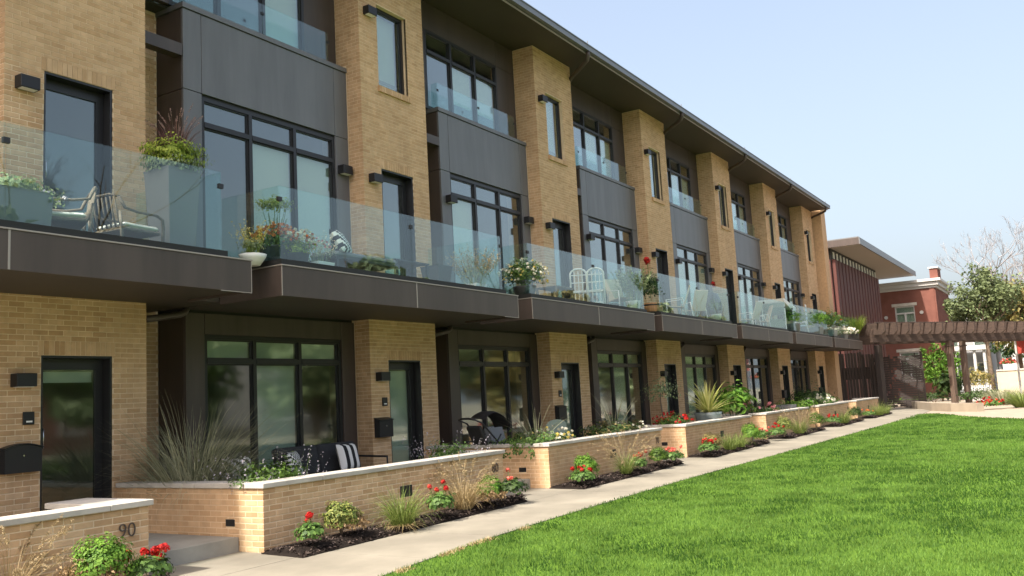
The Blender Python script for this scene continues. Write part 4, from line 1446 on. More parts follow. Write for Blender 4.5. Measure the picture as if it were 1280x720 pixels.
o = empty('barrel_planter', (X_at(816, 391, -1.5), -1.5, DZ), 0, 'wooden half barrel with dark twiggy plant and tall red flower', 'planter')
pot(o, [(.22, 0), (.28, .16), (.27, .34), (.25, .34), (.24, .26)], 'wood_barrel')
for z in (.07, .27): MB().lathe([(.262 + (.012 if z < .1 else .018), z), (.268 + (.016 if z < .1 else .016), z + .035)], 20).build('hoop', 'frame_black', o)
leaf_mass(o, 900, .30, .48, .72, 'leaf_dark', .035, 70, zmin=.26, lump=.3)
leaf_mass(o, 260, .30, .46, .72, 'leaf_pale', .022, 71, 'pale_leaves', zmin=.3)
MB().tube([(-.05, 0, .4), (-.07, 0, .9), (-.12, 0, 1.42)], .01, 6).build('flower_stalk', 'stem_green', o)
put('red_flower', flower_heads([(-.12, 0, 1.45), (-.08, .02, 1.5), (-.16, 0, 1.5)], .09, 60, 'petal_red', .035, 72, 'red_flower'), o)

# ---- fourth to last balconies
sling_chair(X_at(846, 394, -1.3), -1.3, math.radians(200), 'beige sling chair next to the half barrel planter', 'beige_cloth')
sling_chair(X_at(868, 396, -1.2), -1.2, math.radians(150), 'beige sling chair beside the dark covered grill', 'beige_cloth')
o = empty('covered_grill', (X_at(890, 400, -1.25), -1.25, DZ), 0, 'dark grey covered grill on the balcony above the yucca pot', 'grill')
q = MB()
q.lathe([(.42, .0), (.44, .55), (.40, .80), (.30, 1.0), (.12, 1.06)], 18)
for i, (x_, y_, z_) in enumerate(q.v): q.v[i] = (x_ * 1.25, y_ * .75, z_)
q.build('cover', 'cover_black', o, True)
MB().tube([(-.62, -.1, .72), (-.62, .1, .72)], .02, 8).build('side_handle', 'chrome', o)
mixed_pot(X_at(895, 402, -1.6), -1.6, [(.13, 0), (.19, .26), (.2, .28), (.17, .28), (.16, .22)], 'planter_white', 'small white pot with red flower near the covered grill',
          [lambda o: leaf_mass(o, 300, .2, .3, .5, 'leaf_geranium', .03, 73, zmin=.2), lambda o: put('red_flower', flower_heads([(0, 0, 1.25), (.06, 0, 1.18)], .07, 40, 'petal_red', .03, 74, 'red_flower'), o),
           lambda o: put('flower_stalk', stems_mesh(2, .06, 1.2, 8), o)])
sling_chair(X_at(938, 406, -1.2), -1.2, math.radians(170), 'beige sling chair at the start of the fifth balcony', 'beige_cloth')
sling_chair(X_at(952, 408, -1.1), -1.1, math.radians(210), 'beige sling chair beside the white canopy', 'beige_cloth')
o = empty('canopy', (X_at(975, 411, -1.15), -1.15, DZ), 0, 'small white sloped canopy over beige cushions on the balcony', 'canopy')
q = MB()
q.v = [(-.95, -.5, 1.32), (.75, -.5, 1.05), (.75, .5, 1.05), (-.95, .5, 1.32), (-.9, -.5, 1.18), (.6, -.5, .80), (.6, .5, .80), (-.9, .5, 1.18)]
q.t = [.5] * 8
q.f = [(0, 1, 2, 3), (4, 7, 6, 5), (0, 4, 5, 1), (1, 5, 6, 2), (2, 6, 7, 3), (3, 7, 4, 0)]
q.build('canopy_top', 'planter_white', o)
for sx in (-.7, .5):
    for sy in (-.44, .44): MB().tube([(sx, sy, 0), (sx, sy, .86 if sx > 0 else 1.15)], .02, 7).build('post', 'white_frame', o)
cushion(o, .05, .62, -.4, .4, .25, .62, 'beige_cloth')
o = empty('lounge_chair', (X_at(1001, 408, -1.3), -1.3, DZ), math.radians(190), 'light blue upright deck chair behind the last balcony glass', 'chair')
for sx in (-.28, .28): MB().tube([(sx, -.3, 0), (sx, -.26, .55), (sx, .22, .58), (sx, .32, 0)], .018, 7).build('leg', 'white_frame', o, True)
MB().rbox(-.27, .27, -.26, .24, .38, .44, .01).build('seat', 'blue_cloth', o)
for i in range(5): MB().rbox(-.27, .27, .25, .28, .50 + i * .17, .50 + i * .17 + .12, .006).build('back_slat', 'blue_cloth' if i % 2 else 'white_frame', o)
BOX = [(.28, 0), (.32, .36), (.33, .38), (.29, .38), (.28, .32)]
mixed_pot(X_at(990, 409, -1.55), -1.55, BOX, 'planter_grey', 'grey pot with bright green bush next to the light blue deck chair', [lambda o: leaf_mass(o, 700, .4, .4, .62, 'leaf_bright', .05, 75, zmin=.3)])
mixed_pot(X_at(1018, 413, -1.5), -1.5, BOX, 'planter_teal', 'teal box of dense green foliage on the last balcony', [lambda o: leaf_mass(o, 1500, .75, .45, .70, 'leaf_bright', .05, 76, zmin=.3)], sq=True)
mixed_pot(X_at(1036, 414, -1.5), -1.5, BOX, 'planter_teal', 'teal box of green foliage with orange tips on the last balcony', [lambda o: leaf_mass(o, 1500, .75, .5, .74, 'leaf_box', .05, 77, zmin=.3), lambda o: blossoms(o, 30, .6, .4, .8, 'petal_orange', .035, 78)], sq=True)
mixed_pot(X_at(1049, 417, -1.55), -1.55, [(.3, 0), (.34, .2), (.34, .22), (.3, .22), (.29, .16)], 'planter_grey', 'low box of white flowers near the end of the last balcony', [lambda o: leaf_mass(o, 500, .7, .2, .3, 'leaf_pale', .04, 79), lambda o: blossoms(o, 160, .75, .24, .34, 'petal_white', .05, 80, per=7, rad=.04)], sq=True)
o = mixed_pot(X_at(1066, 421, -1.5), -1.5, BOX, 'planter_dark', 'dark box of tall yellow green grass at the end of the last balcony', [])
spiky(o, 420, 1.05, 'leaf_lime', 81, .012, .34, (0, .5), .5, 'blades', .3)

# ================================================================== PATIOS (floor at 0.17)
PZ = .172
# big grey green grass in the corner of the patio with the sofa
o = T((.12, float(at(240, 600, X=.12)[1]), PZ), 'large arching grey green grass in the patio corner', n=1100, ln=1.8, m='blade_grey', seed=90, spread=.2, w=.006, lean=(.0, .62), curl=1.15, group=None, segs=7)
o = empty('salvia_bush', (X_at(338, 602, -2.2), -2.2, PZ), 0, 'low green salvia with grey flower spikes behind the wall marked 80', 'shrub')
leaf_mass(o, 2600, .62, .36, .50, 'leaf_box', .028, 91, asp=.35)
upright_stems(o, 46, .58, .95, 'petal_lilac', 92, 'flower_spikes', 'leaf_box', .35, .014, 14)
# sofa group
def sofa(x0, x1, y0, y1, label, name='sofa', seats=2):
    o = empty(name, ((x0 + x1) / 2, (y0 + y1) / 2, PZ), 0, label, 'sofa' if seats > 1 else 'chair')
    w, d = x1 - x0, y1 - y0
    for s in (-1, 1):
        MB().tube([(s * w / 2, -d / 2 + .05, 0), (s * w / 2, -d / 2 + .05, .60), (s * w / 2, d / 2 - .06, .62), (s * w / 2, d / 2 - .06, 0)], .022, 4).build('arm', 'frame_black', o)
    MB().rbox(-w / 2 + .03, w / 2 - .03, -d / 2, d / 2 - .08, .20, .27, .006).build('frame', 'frame_black', o)
    cw_ = (w - .08) / seats
    for i in range(seats):
        a = -w / 2 + .04 + i * cw_
        cushion(o, a + .005, a + cw_ - .005, -d / 2 + .02, d / 2 - .24, .272, .43, 'cushion_charcoal', 'seat_cushion')
        b = cushion(o, a + .005, a + cw_ - .005, -.075, .075, 0, .48, 'cushion_charcoal', 'back_cushion')
        b.location = (0, d / 2 - .17, .40)
        b.rotation_euler = (math.radians(-14), 0, 0)
    return o
sofa(2.05, 3.95, -.98, -.14, 'dark charcoal outdoor sofa under the wide patio window')
sofa(.55, 1.45, -1.02, -.2, 'charcoal patio armchair next to the big arching grass', 'armchair', 1)
pillow((3.43, -.54, PZ + .63), math.radians(4), math.radians(-14), 'striped pillow at the open end of the dark sofa', .50, 2)
pillow((2.22, -.52, PZ + .61), math.radians(28), math.radians(-14), 'striped pillow leaning at the near arm of the dark sofa', .46, 1, True)
pillow((1.02, -.62, PZ + .60), math.radians(-14), math.radians(-16), 'striped pillow on the charcoal armchair by the arching grass', .48, 2, True)
# spiky bush at the end of the wall marked 80
o = empty('salvia_bush', (X_at(562, 570, -2.15), -2.15, PZ), 0, 'green bush with pale flower spikes next to the step by number 80', 'shrub')
leaf_mass(o, 1100, .42, .34, .50, 'leaf_geranium', .030, 93, asp=.4)
upright_stems(o, 40, .42, .98, 'petal_lilac', 94, 'flower_spikes', 'leaf_pale', .4, .015, 14)
# stroller and cushions on the patio of number 70
sx0 = X_at(612, 548, -1.35)
o = empty('stroller', (sx0, -1.30, PZ), math.radians(-20), 'black folding stroller parked behind the wall marked 70', 'stroller')
def wheel(x, y, r):
    q = MB()
    q.tube([(x + r * math.cos(t), y, r + r * math.sin(t)) for t in np.linspace(0, 2 * math.pi, 21)], .028, 8, cap=False)
    w_ = q.build('wheel', 'rubber', o, True)
    s_ = MB()
    for t in range(6): s_.tube([(x, y, r), (x + r * math.cos(t * 1.047), y, r + r * math.sin(t * 1.047))], .007, 5)
    s_.tube([(x, y - .03, r), (x, y + .03, r)], .03, 8)
    s_.build('spokes', 'chrome', w_)
for y_ in (-.27, .27): wheel(-.33, y_, .20); wheel(.42, y_ * .6, .14)
for y_ in (-.25, .25):
    MB().tube([(.42, y_ * .7, .16), (.10, y_, .62), (-.28, y_, 1.02), (-.46, y_, 1.10)], .016, 8).build('frame_tube', 'frame_black', o, True)
    MB().tube([(-.33, y_, .20), (-.05, y_, .55), (.14, y_, .80)], .015, 8).build('frame_tube', 'frame_black', o, True)
MB().tube([(-.46, -.25, 1.10), (-.49, -.12, 1.12), (-.49, .12, 1.12), (-.46, .25, 1.10)], .02, 8).build('handle', 'rubber', o, True)
q = MB()
N = 9
for j in range(N + 1):
    t = math.pi * (.12 + .62 * j / N)
    for y_, k in ((-.25, .93), (-.13, 1.0), (.13, 1.0), (.25, .93)):
        q.v.append((.02 + .40 * k * math.cos(t), y_, .74 + .50 * k * math.sin(t)))
        q.t.append(.5)
q.f = [(j*4+i, j*4+i+1, j*4+4+i+1, j*4+4+i) for j in range(N) for i in range(3)]
q.build('hood', 'cover_black', o, True)
q = MB()
q.rbox(-.08, .40, -.22, .22, .46, .52, .02); q.build('seat', 'cover_black', o)
q = MB().rbox(-.035, .035, -.22, .22, 0, .52, .02).build('seat_back', 'cover_black', o)
q.location = (-.10, 0, .50)
q.rotation_euler = (0, math.radians(-24), 0)
MB().rbox(-.25, .25, -.2, .2, .22, .34, .03).build('basket', 'cover_black', o)
gx = X_at(640, 548, -1.0)
o = empty('armchair', (gx, -.95, PZ), math.radians(10), 'grey cushioned patio armchair behind the black stroller', 'chair')
for s in (-1, 1): MB().tube([(s*.36, -.32, 0), (s*.36, -.32, .58), (s*.36, .3, .6), (s*.36, .3, 0)], .02, 6).build('arm', 'frame_black', o)
cushion(o, -.34, .34, -.34, .2, .28, .44, 'planter_grey', 'seat_cushion')
b = cushion(o, -.34, .34, -.08, .08, 0, .52, 'planter_grey', 'back_cushion')
b.location = (0, .24, .40); b.rotation_euler = (math.radians(-15), 0, 0)
# flowers in the corner of that patio
o = empty('flower_planting', (X_at(668, 556, -2.1), -2.15, PZ), 0, 'mound of white and yellow flowers with spiky grass, wall marked 70', 'flowers')
leaf_mass(o, 2000, .80, .34, .52, 'leaf_geranium', .034, 95)
blossoms(o, 70, .55, .3, .56, 'petal_white', .03, 96, 'white_flowers', off=(.4, -.1), per=6, rad=.02)
blossoms(o, 40, .55, .3, .56, 'petal_yellow', .028, 97, 'yellow_flowers', off=(.4, -.1), per=6, rad=.02)
spiky(o, 46, 1.05, 'blade_grey', 98, .013, .4, (0, .7), .7, 'spiky_leaves')
geranium((X_at(707, 551, -2.3), -2.3, .42), 'red geranium leaning over the cap of the wall marked 70', r=.16, h=.36, heads=7, seed=33, group='flowers on the patios')
cxx = X_at(687, 545, -1.1)
o = empty('patio_chair', (cxx, -1.1, PZ), math.radians(160), 'sage green plastic chair back above the patio flowers', 'chair')
q = MB()
N = 10
prof = [(-.27, .42)] + [(-.27 + .54 * i / N, .86 + .10 * math.sin(math.pi * i / N) ** .5) for i in range(N + 1)] + [(.27, .42)]
n = len(prof)
q.v = [(x, .22, z) for x, z in prof] + [(x, .26, z) for x, z in prof]
q.t = [.5] * (2 * n)
q.f = [tuple(range(n))[::-1], tuple(range(n, 2 * n))] + [(i, (i + 1) % n, n + (i + 1) % n, n + i) for i in range(n)]
q.build('backrest', 'sage_plastic', o)
MB().rbox(-.27, .27, -.26, .22, .40, .44, .01).build('seat', 'sage_plastic', o)
for sx in (-.23, .23):
    for sy in (-.22, .2): MB().tube([(sx, sy, 0), (sx * .95, sy * .95, .40)], .018, 6).build('leg', 'sage_plastic', o)
o = empty('side_table', (X_at(722, 548, -.95), -.95, PZ), 0, 'small dark side table by the door of the stroller patio', 'table')
MB().rbox(-.26, .26, -.22, .22, .45, .48, .006).build('table_top', 'frame_black', o)
for sx in (-.22, .22):
    for sy in (-.18, .18): MB().tube([(sx, sy, 0), (sx, sy, .45)], .014, 6).build('leg', 'frame_black', o)
# end of the wall marked 70: dark leafy bush with pale flowers
o = empty('flower_planting', (X_at(768, 545, -2.2), -2.2, PZ), 0, 'dark leafy bush with few white flowers near number 70', 'flowers')
leaf_mass(o, 1800, .85, .36, .52, 'leaf_dark', .036, 99)
leaf_mass(o, 600, .85, .34, .54, 'leaf_autumn', .030, 100, 'bronze_leaves')
blossoms(o, 26, .6, .3, .56, 'petal_white', .03, 101, 'white_flowers', off=(.5, -.15), per=6, rad=.022)
spiky(o, 20, 1.15, 'blade_grey', 102, .012, .4, (0, .5), .5, 'spiky_leaves')
# patio with the yucca pot
o = empty('flower_planting', (X_at(842, 532, -2.2), -2.2, PZ), 0, 'red begonias at the corner of the yucca patio wall', 'flowers')
leaf_mass(o, 1300, .55, .3, .56, 'leaf_geranium', .036, 103)
blossoms(o, 55, .55, .32, .58, 'petal_red', .03, 104, 'red_flowers', per=9, rad=.045)
o = empty('small_tree', (X_at(829, 530, -1.3), -1.3, PZ), 0, 'spindly young tree in front of the brick beside yucca patio', 'tree')
MB().tube([(0, 0, 0), (.03, 0, .7), (-.02, .02, 1.2), (.05, 0, 1.7)], [.03, .025, .018, .008], 7).build('trunk', 'bark', o, True)
leaf_mass(o, 420, .55, .55, 1.35, 'leaf_pale', .034, 105, 'crown', inner=.2)
o = empty('yucca_pot', (X_at(888, 524, -2.25), -2.2, PZ), 0, 'teal pot with yellow variegated yucca behind the patio wall', 'potted plant')
pot(o, [(.26, 0), (.36, .70), (.38, .80), (.34, .80), (.33, .7)], 'planter_teal')
spiky(o, 90, 1.0, 'leaf_yucca', 106, .032, .78, (0, 1.35), .55)
o = empty('leafy_plant', (X_at(917, 521, -2.2), -2.2, PZ), 0, 'bright green broad leaved plant next to the yucca pot', 'plant')
P, D = ellipsoid(420, .62, .62, .95, 107, .3)
put('leaves', leaves(P, D + [0, 0, .6], .13, 'leaf_bright', 'leaves', asp=.35, seed=107, fold=.2), o)
put('stems', stems_mesh(14, .5, 1.2, 108, 'stem_green', .012), o)
o = mixed_pot(X_at(932, 516, -2.45), -2.42, [(.1, 0), (.14, .2), (.15, .22), (.12, .22), (.11, .18)], 'planter_dark', 'small dark pot of pink flowers on the yucca wall cap', [lambda o: leaf_mass(o, 160, .17, .12, .28, 'leaf_dark', .03, 109, zmin=.15), lambda o: blossoms(o, 30, .18, .12, .32, 'petal_pink', .03, 110, per=7, rad=.03)], z=.794, group=None)
# further patios
o = empty('flower_planting', (X_at(955, 509, -2.15), -2.15, PZ), 0, 'low dark bush with pink blooms past the yucca patio', 'flowers')
leaf_mass(o, 700, .9, .3, .55, 'leaf_dark', .04, 111)
blossoms(o, 14, .5, .3, .62, 'petal_pink', .05, 112, per=7, rad=.04)
o = empty('planter_box', (X_at(981, 507, -2.1), -2.1, PZ), 0, 'small pale box planter on the patio past the yucca', 'planter')
pot(o, [(.28, 0), (.32, .70), (.33, .74), (.28, .74), (.27, .66)], 'planter_grey', True)
MB().tube([(-.05, -.34, .5), (-.05, -.335, .5)], .05, 10).build('drain_hole', 'rubber', o)
for px, py, m, lab, sd in ((1000, 503, 'leaf_bright', 'low green hedge bush left of the round dark bush near the pergola patios', 113), (1012, 501, 'leaf_dark', 'taller round dark bush on next to last patio', 114), (1025, 499, 'leaf_geranium', 'green bush with white flowers on the next to last patio', 115)):
    o = empty('patio_bush', (X_at(px, py, -2.1 if sd != 114 else -1.6), -2.1 if sd != 114 else -1.6, PZ), 0, lab.replace(' left of the round dark bush', ' beside the round dark bush'), 'shrub', 'bushes on the far patios')
    leaf_mass(o, 1000, .95, .36 if sd != 114 else .6, .55 if sd != 114 else .75, m, .055, sd)
    if sd == 115: blossoms(o, 60, .7, .3, .66, 'petal_white', .06, 116, per=6, rad=.05)

# ================================================================== BEYOND THE ROW
def V2(p, u, s): return (p[0] + u[0] * s, p[1] + u[1] * s)
# ---- end wall of the row
o = empty('end_wall', (40.35, 0, 0), 0, 'tall narrow tan brick end wall rising past the townhouse roof', 'wall')
MB().box(0, .95, -.45, 6, 0, 10.72).build('brick_wall', 'brick', o)
MB().rbox(-.04, .99, -.49, 6.04, 10.722, 10.82, .02).build('coping', 'limestone', o)

# ---- pergola
U = np.array([.881, -.474]); W = np.array([.474, .881])
A = np.array([40.75, -2.42])
o = empty('pergola', (A[0], A[1], 0), math.atan2(U[1], U[0]), 'brown wooden pergola reaching from the row across the path', 'pergola')
LEN = 18.5
for (x, y) in ((5.95, 0), (7.65, .35), (14.8, 0), (16.2, .35)):
    p = MB().rbox(x - .13, x + .13, y - .13, y + .13, 0, 3.5, .015).build('post', 'pergola_post', o)
    MB().rbox(x - .17, x + .17, y - .17, y + .17, 3.20, 3.26, .008).build('post_collar', 'pergola_wood', p)
MB().rbox(2.0, 2.3, 1.4, 1.7, 0, 3.45, .02).build('post', 'screen_metal', o)
for y in (0, 1.7): MB().rbox(-.3, LEN, y - .07, y + .07, 3.5, 4.12, .01).build('beam', 'pergola_wood', o)
for i in range(21):
    x = -.1 + i * .92
    q = MB()
    q.v = [(x - .055, -.75, 4.02), (x + .055, -.75, 4.02), (x + .055, -.55, 3.86), (x - .055, -.55, 3.86), (x - .055, 2.3, 3.95), (x + .055, 2.3, 3.95),
           (x - .055, -.75, 4.44), (x + .055, -.75, 4.44), (x - .055, 2.3, 4.44), (x + .055, 2.3, 4.44)]
    q.t = [.5] * 10
    q.f = [(0, 1, 7, 6), (0, 3, 2, 1), (3, 4, 5, 2), (4, 8, 9, 5), (6, 7, 9, 8), (0, 6, 8, 4, 3), (1, 2, 5, 9, 7)]
    q.build('rafter', 'pergola_wood', o)
for y in (-.4, .3, 1.0, 1.7): MB().rbox(-.4, LEN + .1, y - .035, y + .035, 4.442, 4.50, .006).build('batten', 'pergola_wood', o)

# ---- metal screens beside the pergola
def screen(x, y0, y1, z1, vertical, label):
    o = empty('slat_screen', (x, 0, 0), 0, label, 'screen', 'dark slatted screens under the pergola')
    for y in (y0, y1): MB().rbox(-.05, .05, y - .05, y + .05, 0, z1 + .05, .006).build('post', 'screen_metal', o)
    lo, hi = min(y0, y1), max(y0, y1)
    if vertical:
        n = int((hi - lo) / .16)
        for i in range(n): MB().box(-.03, .03, lo + .08 + i * .16, lo + .08 + i * .16 + (.125 if i % 4 else .085), .1, z1).build('slat', 'screen_metal', o)
        for z in (.12, 1.7): MB().box(.032, .07, lo + .052, hi - .052, z, z + .1 if z < 1 else z + .65).build('rail', 'screen_metal', o)
    else:
        n = int((z1 - .1) / .125)
        g = random.Random(5)
        for i in range(n):                                 # boards broken by small openings
            y = lo + .052
            while y < hi - .06:
                e = min(y + g.uniform(.5, 1.7), hi - .052)
                MB().box(-.03, .03, y, e, .1 + i * .125, .1 + i * .125 + .108).build('slat', 'screen_metal', o)
                y = e + g.uniform(.04, .16)
        for k in range(4):
            y = lo + (hi - lo) * (k + .5) / 4
            MB().box(.032, .07, y - .03, y + .03, .05, z1).build('stile', 'screen_metal', o)
screen(44.6, at(1034, 470, X=44.6)[1], at(1078, 470, X=44.6)[1], 3.15, True, 'dark upright slatted screen beside the end townhouse')
screen(45.2, at(1090, 470, X=45.2)[1], at(1154, 470, X=45.2)[1], 2.95, False, 'dark horizontal slatted screen under the pergola')
screen(44.9, at(1079, 470, X=44.9)[1], at(1104, 470, X=44.9)[1], 3.05, True, 'short dark upright slatted screen between the two wider screens')

# ---- low seat wall
pts = [(37.0, -7.15), (38.2, -6.0), (40.4, -4.9), (43.4, -3.9), (46.8, -2.9), (51.0, -1.9)]
q = MB()
n = len(pts)
for i, (x, y) in enumerate(pts):
    a, b = pts[max(i-1, 0)], pts[min(i+1, n-1)]
    d = np.array([b[0]-a[0], b[1]-a[1]]); d /= np.linalg.norm(d)
    nx, ny = -d[1] * .18, d[0] * .18
    q.v += [(x - nx, y - ny, -.02), (x + nx, y + ny, -.02), (x + nx, y + ny, .36), (x - nx, y - ny, .36)]
    q.t += [.5] * 4
for i in range(n - 1):
    for k in range(4): q.f.append((i*4+k, i*4+(k+1) % 4, i*4+4+(k+1) % 4, i*4+4+k))
q.f += [(0, 3, 2, 1), (n*4-4, n*4-3, n*4-2, n*4-1)]
o = q.build('seat_wall', 'paver')
tag(o, 'low curved beige seat wall at the far end of the lawn', 'wall')

# ---- red slatted pavilion with the big overhanging roof
o = empty('pavilion', (48.0, 0, 0), 0, 'dark red slatted building under a wide flat overhanging roof', 'building')
RX = 22.2
rf = MB().box(0, RX, -.83, 9, 9.72, 10.02).build('roof', 'pale_soffit', o)
MB().box(-.05, RX + .05, -.90, -.832, 9.66, 10.06).build('roof_edge', 'gutter_grey', rf)
MB().box(-.07, -.002, -.83, 9, 9.66, 10.06).build('roof_edge', 'bronze_metal', rf)
MB().box(-.05, RX, -.83, 9, 10.062, 10.12).build('roof_sheet', 'gutter_grey', rf)
MB().box(.6, 15.2, .95, 8, 0, 9.70).build('wall', 'rubber', o)
for i in range(15): MB().rbox(.62 + i * .97, .62 + i * .97 + .74, .74, .94, 0, 9.02, .02).build('slat', 'red_slat', o)
for i in range(15): MB().box(1.0 + i * .97, 1.0 + i * .97 + .34, .90, .945, 9.12, 9.52).build('clerestory_pane', 'blind', o)
for i in range(5): MB().rbox(.40, .58, .98 + i * 1.1, .98 + i * 1.1 + .8, 0, 9.0, .02).build('slat', 'red_slat', o)

# ---- red brick building with white cornice
o = empty('brick_building', (70.0, 0, 0), 0, 'red brick building with white cornice and white sash windows', 'building')
BY0, BY1 = -2.2, 8.0
def wall_with_holes(x, y0, y1, z0, z1, holes):
    m = MB()
    ys = sorted({y0, y1} | {h[0] for h in holes} | {h[1] for h in holes})
    for a, b in zip(ys[:-1], ys[1:]):
        hz = [h for h in holes if h[0] <= a and h[1] >= b]
        z = z0
        for h in sorted(hz, key=lambda h: h[2]): m.box(x, x + .3, a, b, z, h[2]); z = h[3]
        m.box(x, x + .3, a, b, z, z1)
    return m
HO = [(-.56, .92, 5.35, 7.35), (-.56, .92, 1.4, 3.7), (3.0, 4.5, 5.35, 7.35)]
wall_with_holes(0, BY0, BY1, 0, 8.62, HO).build('wall', 'red_brick', o)
MB().box(.31, 9, BY0, BY1, 0, 8.62).build('wall', 'red_brick', o)
for (a, b, c, d) in HO:
    w = MB()
    w.box(.08, .16, a, a + .1, c, d); w.box(.08, .16, b - .1, b, c, d); w.box(.08, .16, a + .1, b - .1, c, c + .1); w.box(.08, .16, a + .1, b - .1, d - .1, d)
    w.box(.07, .16, (a + b) / 2 - .07, (a + b) / 2 + .07, c + .1, d - .62); w.box(.08, .16, a + .1, b - .1, d - .62, d - .5); w.box(.08, .16, a + .1, (a + b) / 2 - .07, (c + d) / 2 - .36, (c + d) / 2 - .26); w.box(.08, .16, (a + b) / 2 + .07, b - .1, (c + d) / 2 - .36, (c + d) / 2 - .26)
    ww = w.build('window', 'white_paint', o)
    MB().box(.17, .19, a, b, c, d).build('pane', 'window_glass', ww)
    MB().box(.28, .30, a, b, c, d).build('blind', 'blind', ww)
    MB().rbox(-.05, .0 - .002, a - .2, b + .2, d, d + .24, .01).build('lintel', 'limestone', ww)
    MB().rbox(-.08, -.002, a - .12, b + .12, c - .12, c, .01).build('sill', 'limestone', ww)
for i, (z0, z1, p) in enumerate(((8.62, 8.80, .12), (8.805, 9.10, .30), (9.105, 9.32, .50))): MB().rbox(-p, 9 + p, BY0 - p, BY1 + p, z0, z1, .02).build('cornice', 'white_paint', o)
ch = MB().box(.2, 2.2, BY0 - .28, BY0 + .30, 9.322, 10.15).build('parapet_stack', 'red_brick', o)
MB().rbox(.1, 2.3, BY0 - .36, BY0 + .38, 10.152, 10.28, .02).build('stack_cap', 'white_paint', ch)
MB().box(-.06, -.002, -2.10, -1.78, 1.5, 8.6).build('pilaster', 'red_brick', o)
for (y, z) in ((1.62, 6.55), (-1.05, 6.75)): MB().tube([(-.01, y, z), (-.09, y, z)], .14, 12).build('wall_anchor', 'white_paint', o)

def ty_(px, X, py=470): return float(at(px, py, X=X)[1])
# ---- grey sided house, garden wall, banner
def gable_house(x, y0, y1, dep, h, rh, label, wall, roof, name='gable_house', wins=(), porch=False):
    o = empty(name, (x, (y0 + y1) / 2, 0), 0, label, 'house')
    w = abs(y1 - y0) / 2
    MB().box(0, dep, -w, w, 0, h).build('wall', wall, o)
    q = MB()
    q.v = [(0, -w, h), (0, w, h), (0, 0, h + rh), (dep, -w, h), (dep, w, h), (dep, 0, h + rh)]
    q.t = [.5] * 6
    q.f = [(0, 2, 1), (3, 4, 5), (0, 1, 4, 3), (0, 3, 5, 2), (1, 2, 5, 4)]
    q.build('gable', wall, o)
    r = MB()
    e = .45
    for s in (-1, 1):
        b = len(r.v)
        z0 = h - rh * e / w
        r.v += [(-e, s*(w+e), z0+.02), (dep+e, s*(w+e), z0+.02), (dep+e, 0, h+rh+.02), (-e, 0, h+rh+.02), (-e, s*(w+e), z0+.2), (dep+e, s*(w+e), z0+.2), (dep+e, 0, h+rh+.2), (-e, 0, h+rh+.2)]
        r.t += [.5] * 8
        r.f += [(b, b+1, b+2, b+3), (b+4, b+7, b+6, b+5), (b, b+4, b+5, b+1), (b+3, b+2, b+6, b+7), (b, b+3, b+7, b+4), (b+1, b+5, b+6, b+2)]
    rr = r.build('roof', roof, o)
    for s in (-1, 1):
        MB().tube([(-e - .03, s * (w + e), h - rh * e / w + .1), (-e - .03, 0, h + rh + .1)], .12, 4).build('barge_board', 'white_paint', rr)
    for (a, b, c, d) in wins:
        wn_ = MB()
        wn_.box(-.05, .02, a, a + .1, c, d); wn_.box(-.05, .02, b - .1, b, c, d); wn_.box(-.05, .02, a + .1, b - .1, c, c + .1); wn_.box(-.05, .02, a + .1, b - .1, d - .1, d); wn_.box(-.05, .02, a + .1, b - .1, (c + d) / 2 - .04, (c + d) / 2 + .04)
        k = wn_.build('window', 'white_paint', o)
        MB().box(-.03, -.012, a + .1, b - .1, c + .1, d - .1).build('pane', 'window_glass', k)
    if porch:
        for i in range(5):
            y = -w + .3 + i * (2 * w - .6) / 4
            MB().tube([(-2.0, y, 0), (-2.0, y, h * .62)], .14, 10).build('porch_column', 'white_paint', o)
        MB().rbox(-2.4, -.46, -w - .2, w + .2, h * .62, h * .62 + .45, .03).build('porch_roof', 'white_paint', o)
    return o
gable_house(92, at(1232, 402, X=92)[1], at(1176, 402, X=92)[1], 9, 6.4, 1.9, 'grey house with gabled shingle roof and white porch columns behind the pergola', 'grey_siding', 'grey_roof', wins=[(-1.9, -.7, 4.3, 5.8), (.6, 1.9, 4.3, 5.8), (-1.9, -.7, 1, 2.8), (.6, 1.9, 1, 2.8)], porch=True)
o = empty('garden_wall', (62, 0, 0), 0, 'plain cream garden wall beyond the pergola', 'wall')
MB().box(0, .3, ty_(1300, 62), ty_(1246, 62), 0, 1.75).build('wall_core', 'cream_wall', o)
MB().rbox(-.06, .36, ty_(1300, 62), ty_(1246, 62), 1.752, 1.86, .01).build('coping', 'limestone', o)
gable_house(110, at(1290, 402, X=110)[1], at(1246, 402, X=110)[1], 9, 5.0, 2.4, 'white gabled house far behind the pergola', 'white_paint', 'grey_roof', wins=[(-1.9, -.7, 3, 4.4), (.6, 1.9, 3, 4.4)])
bp_ = at(1274, 470, X=56)
o = empty('banner_post', (56, bp_[1], 0), 0, 'white post with red banner and hanging flower basket at the path', 'banner')
MB().tube([(0, 0, 0), (0, 0, 4.3)], .06, 8).build('post', 'white_paint', o)
MB().rbox(-.02, .02, -.62, -.08, 2.75, 4.2, .004).build('banner', 'red_paint', o)
MB().tube([(0, 0, 2.55), (0, .35, 2.6), (0, .5, 2.5)], .02, 6).build('bracket', 'frame_black', o)
put('basket_foliage', leaves(*[a + ([0, .5, 2.2] if i == 0 else 0) for i, a in enumerate(ellipsoid(260, .42, .25, 0.0, 140, .4))], .07, 'leaf_geranium', seed=1), o)
P, D = ellipsoid(40, .45, .28, 0.0, 141, .9)
put('basket_flowers', flower_heads(P + [0, .5, 2.22], .07, 6, 'petal_coral', .06, 142), o, 'stuff')

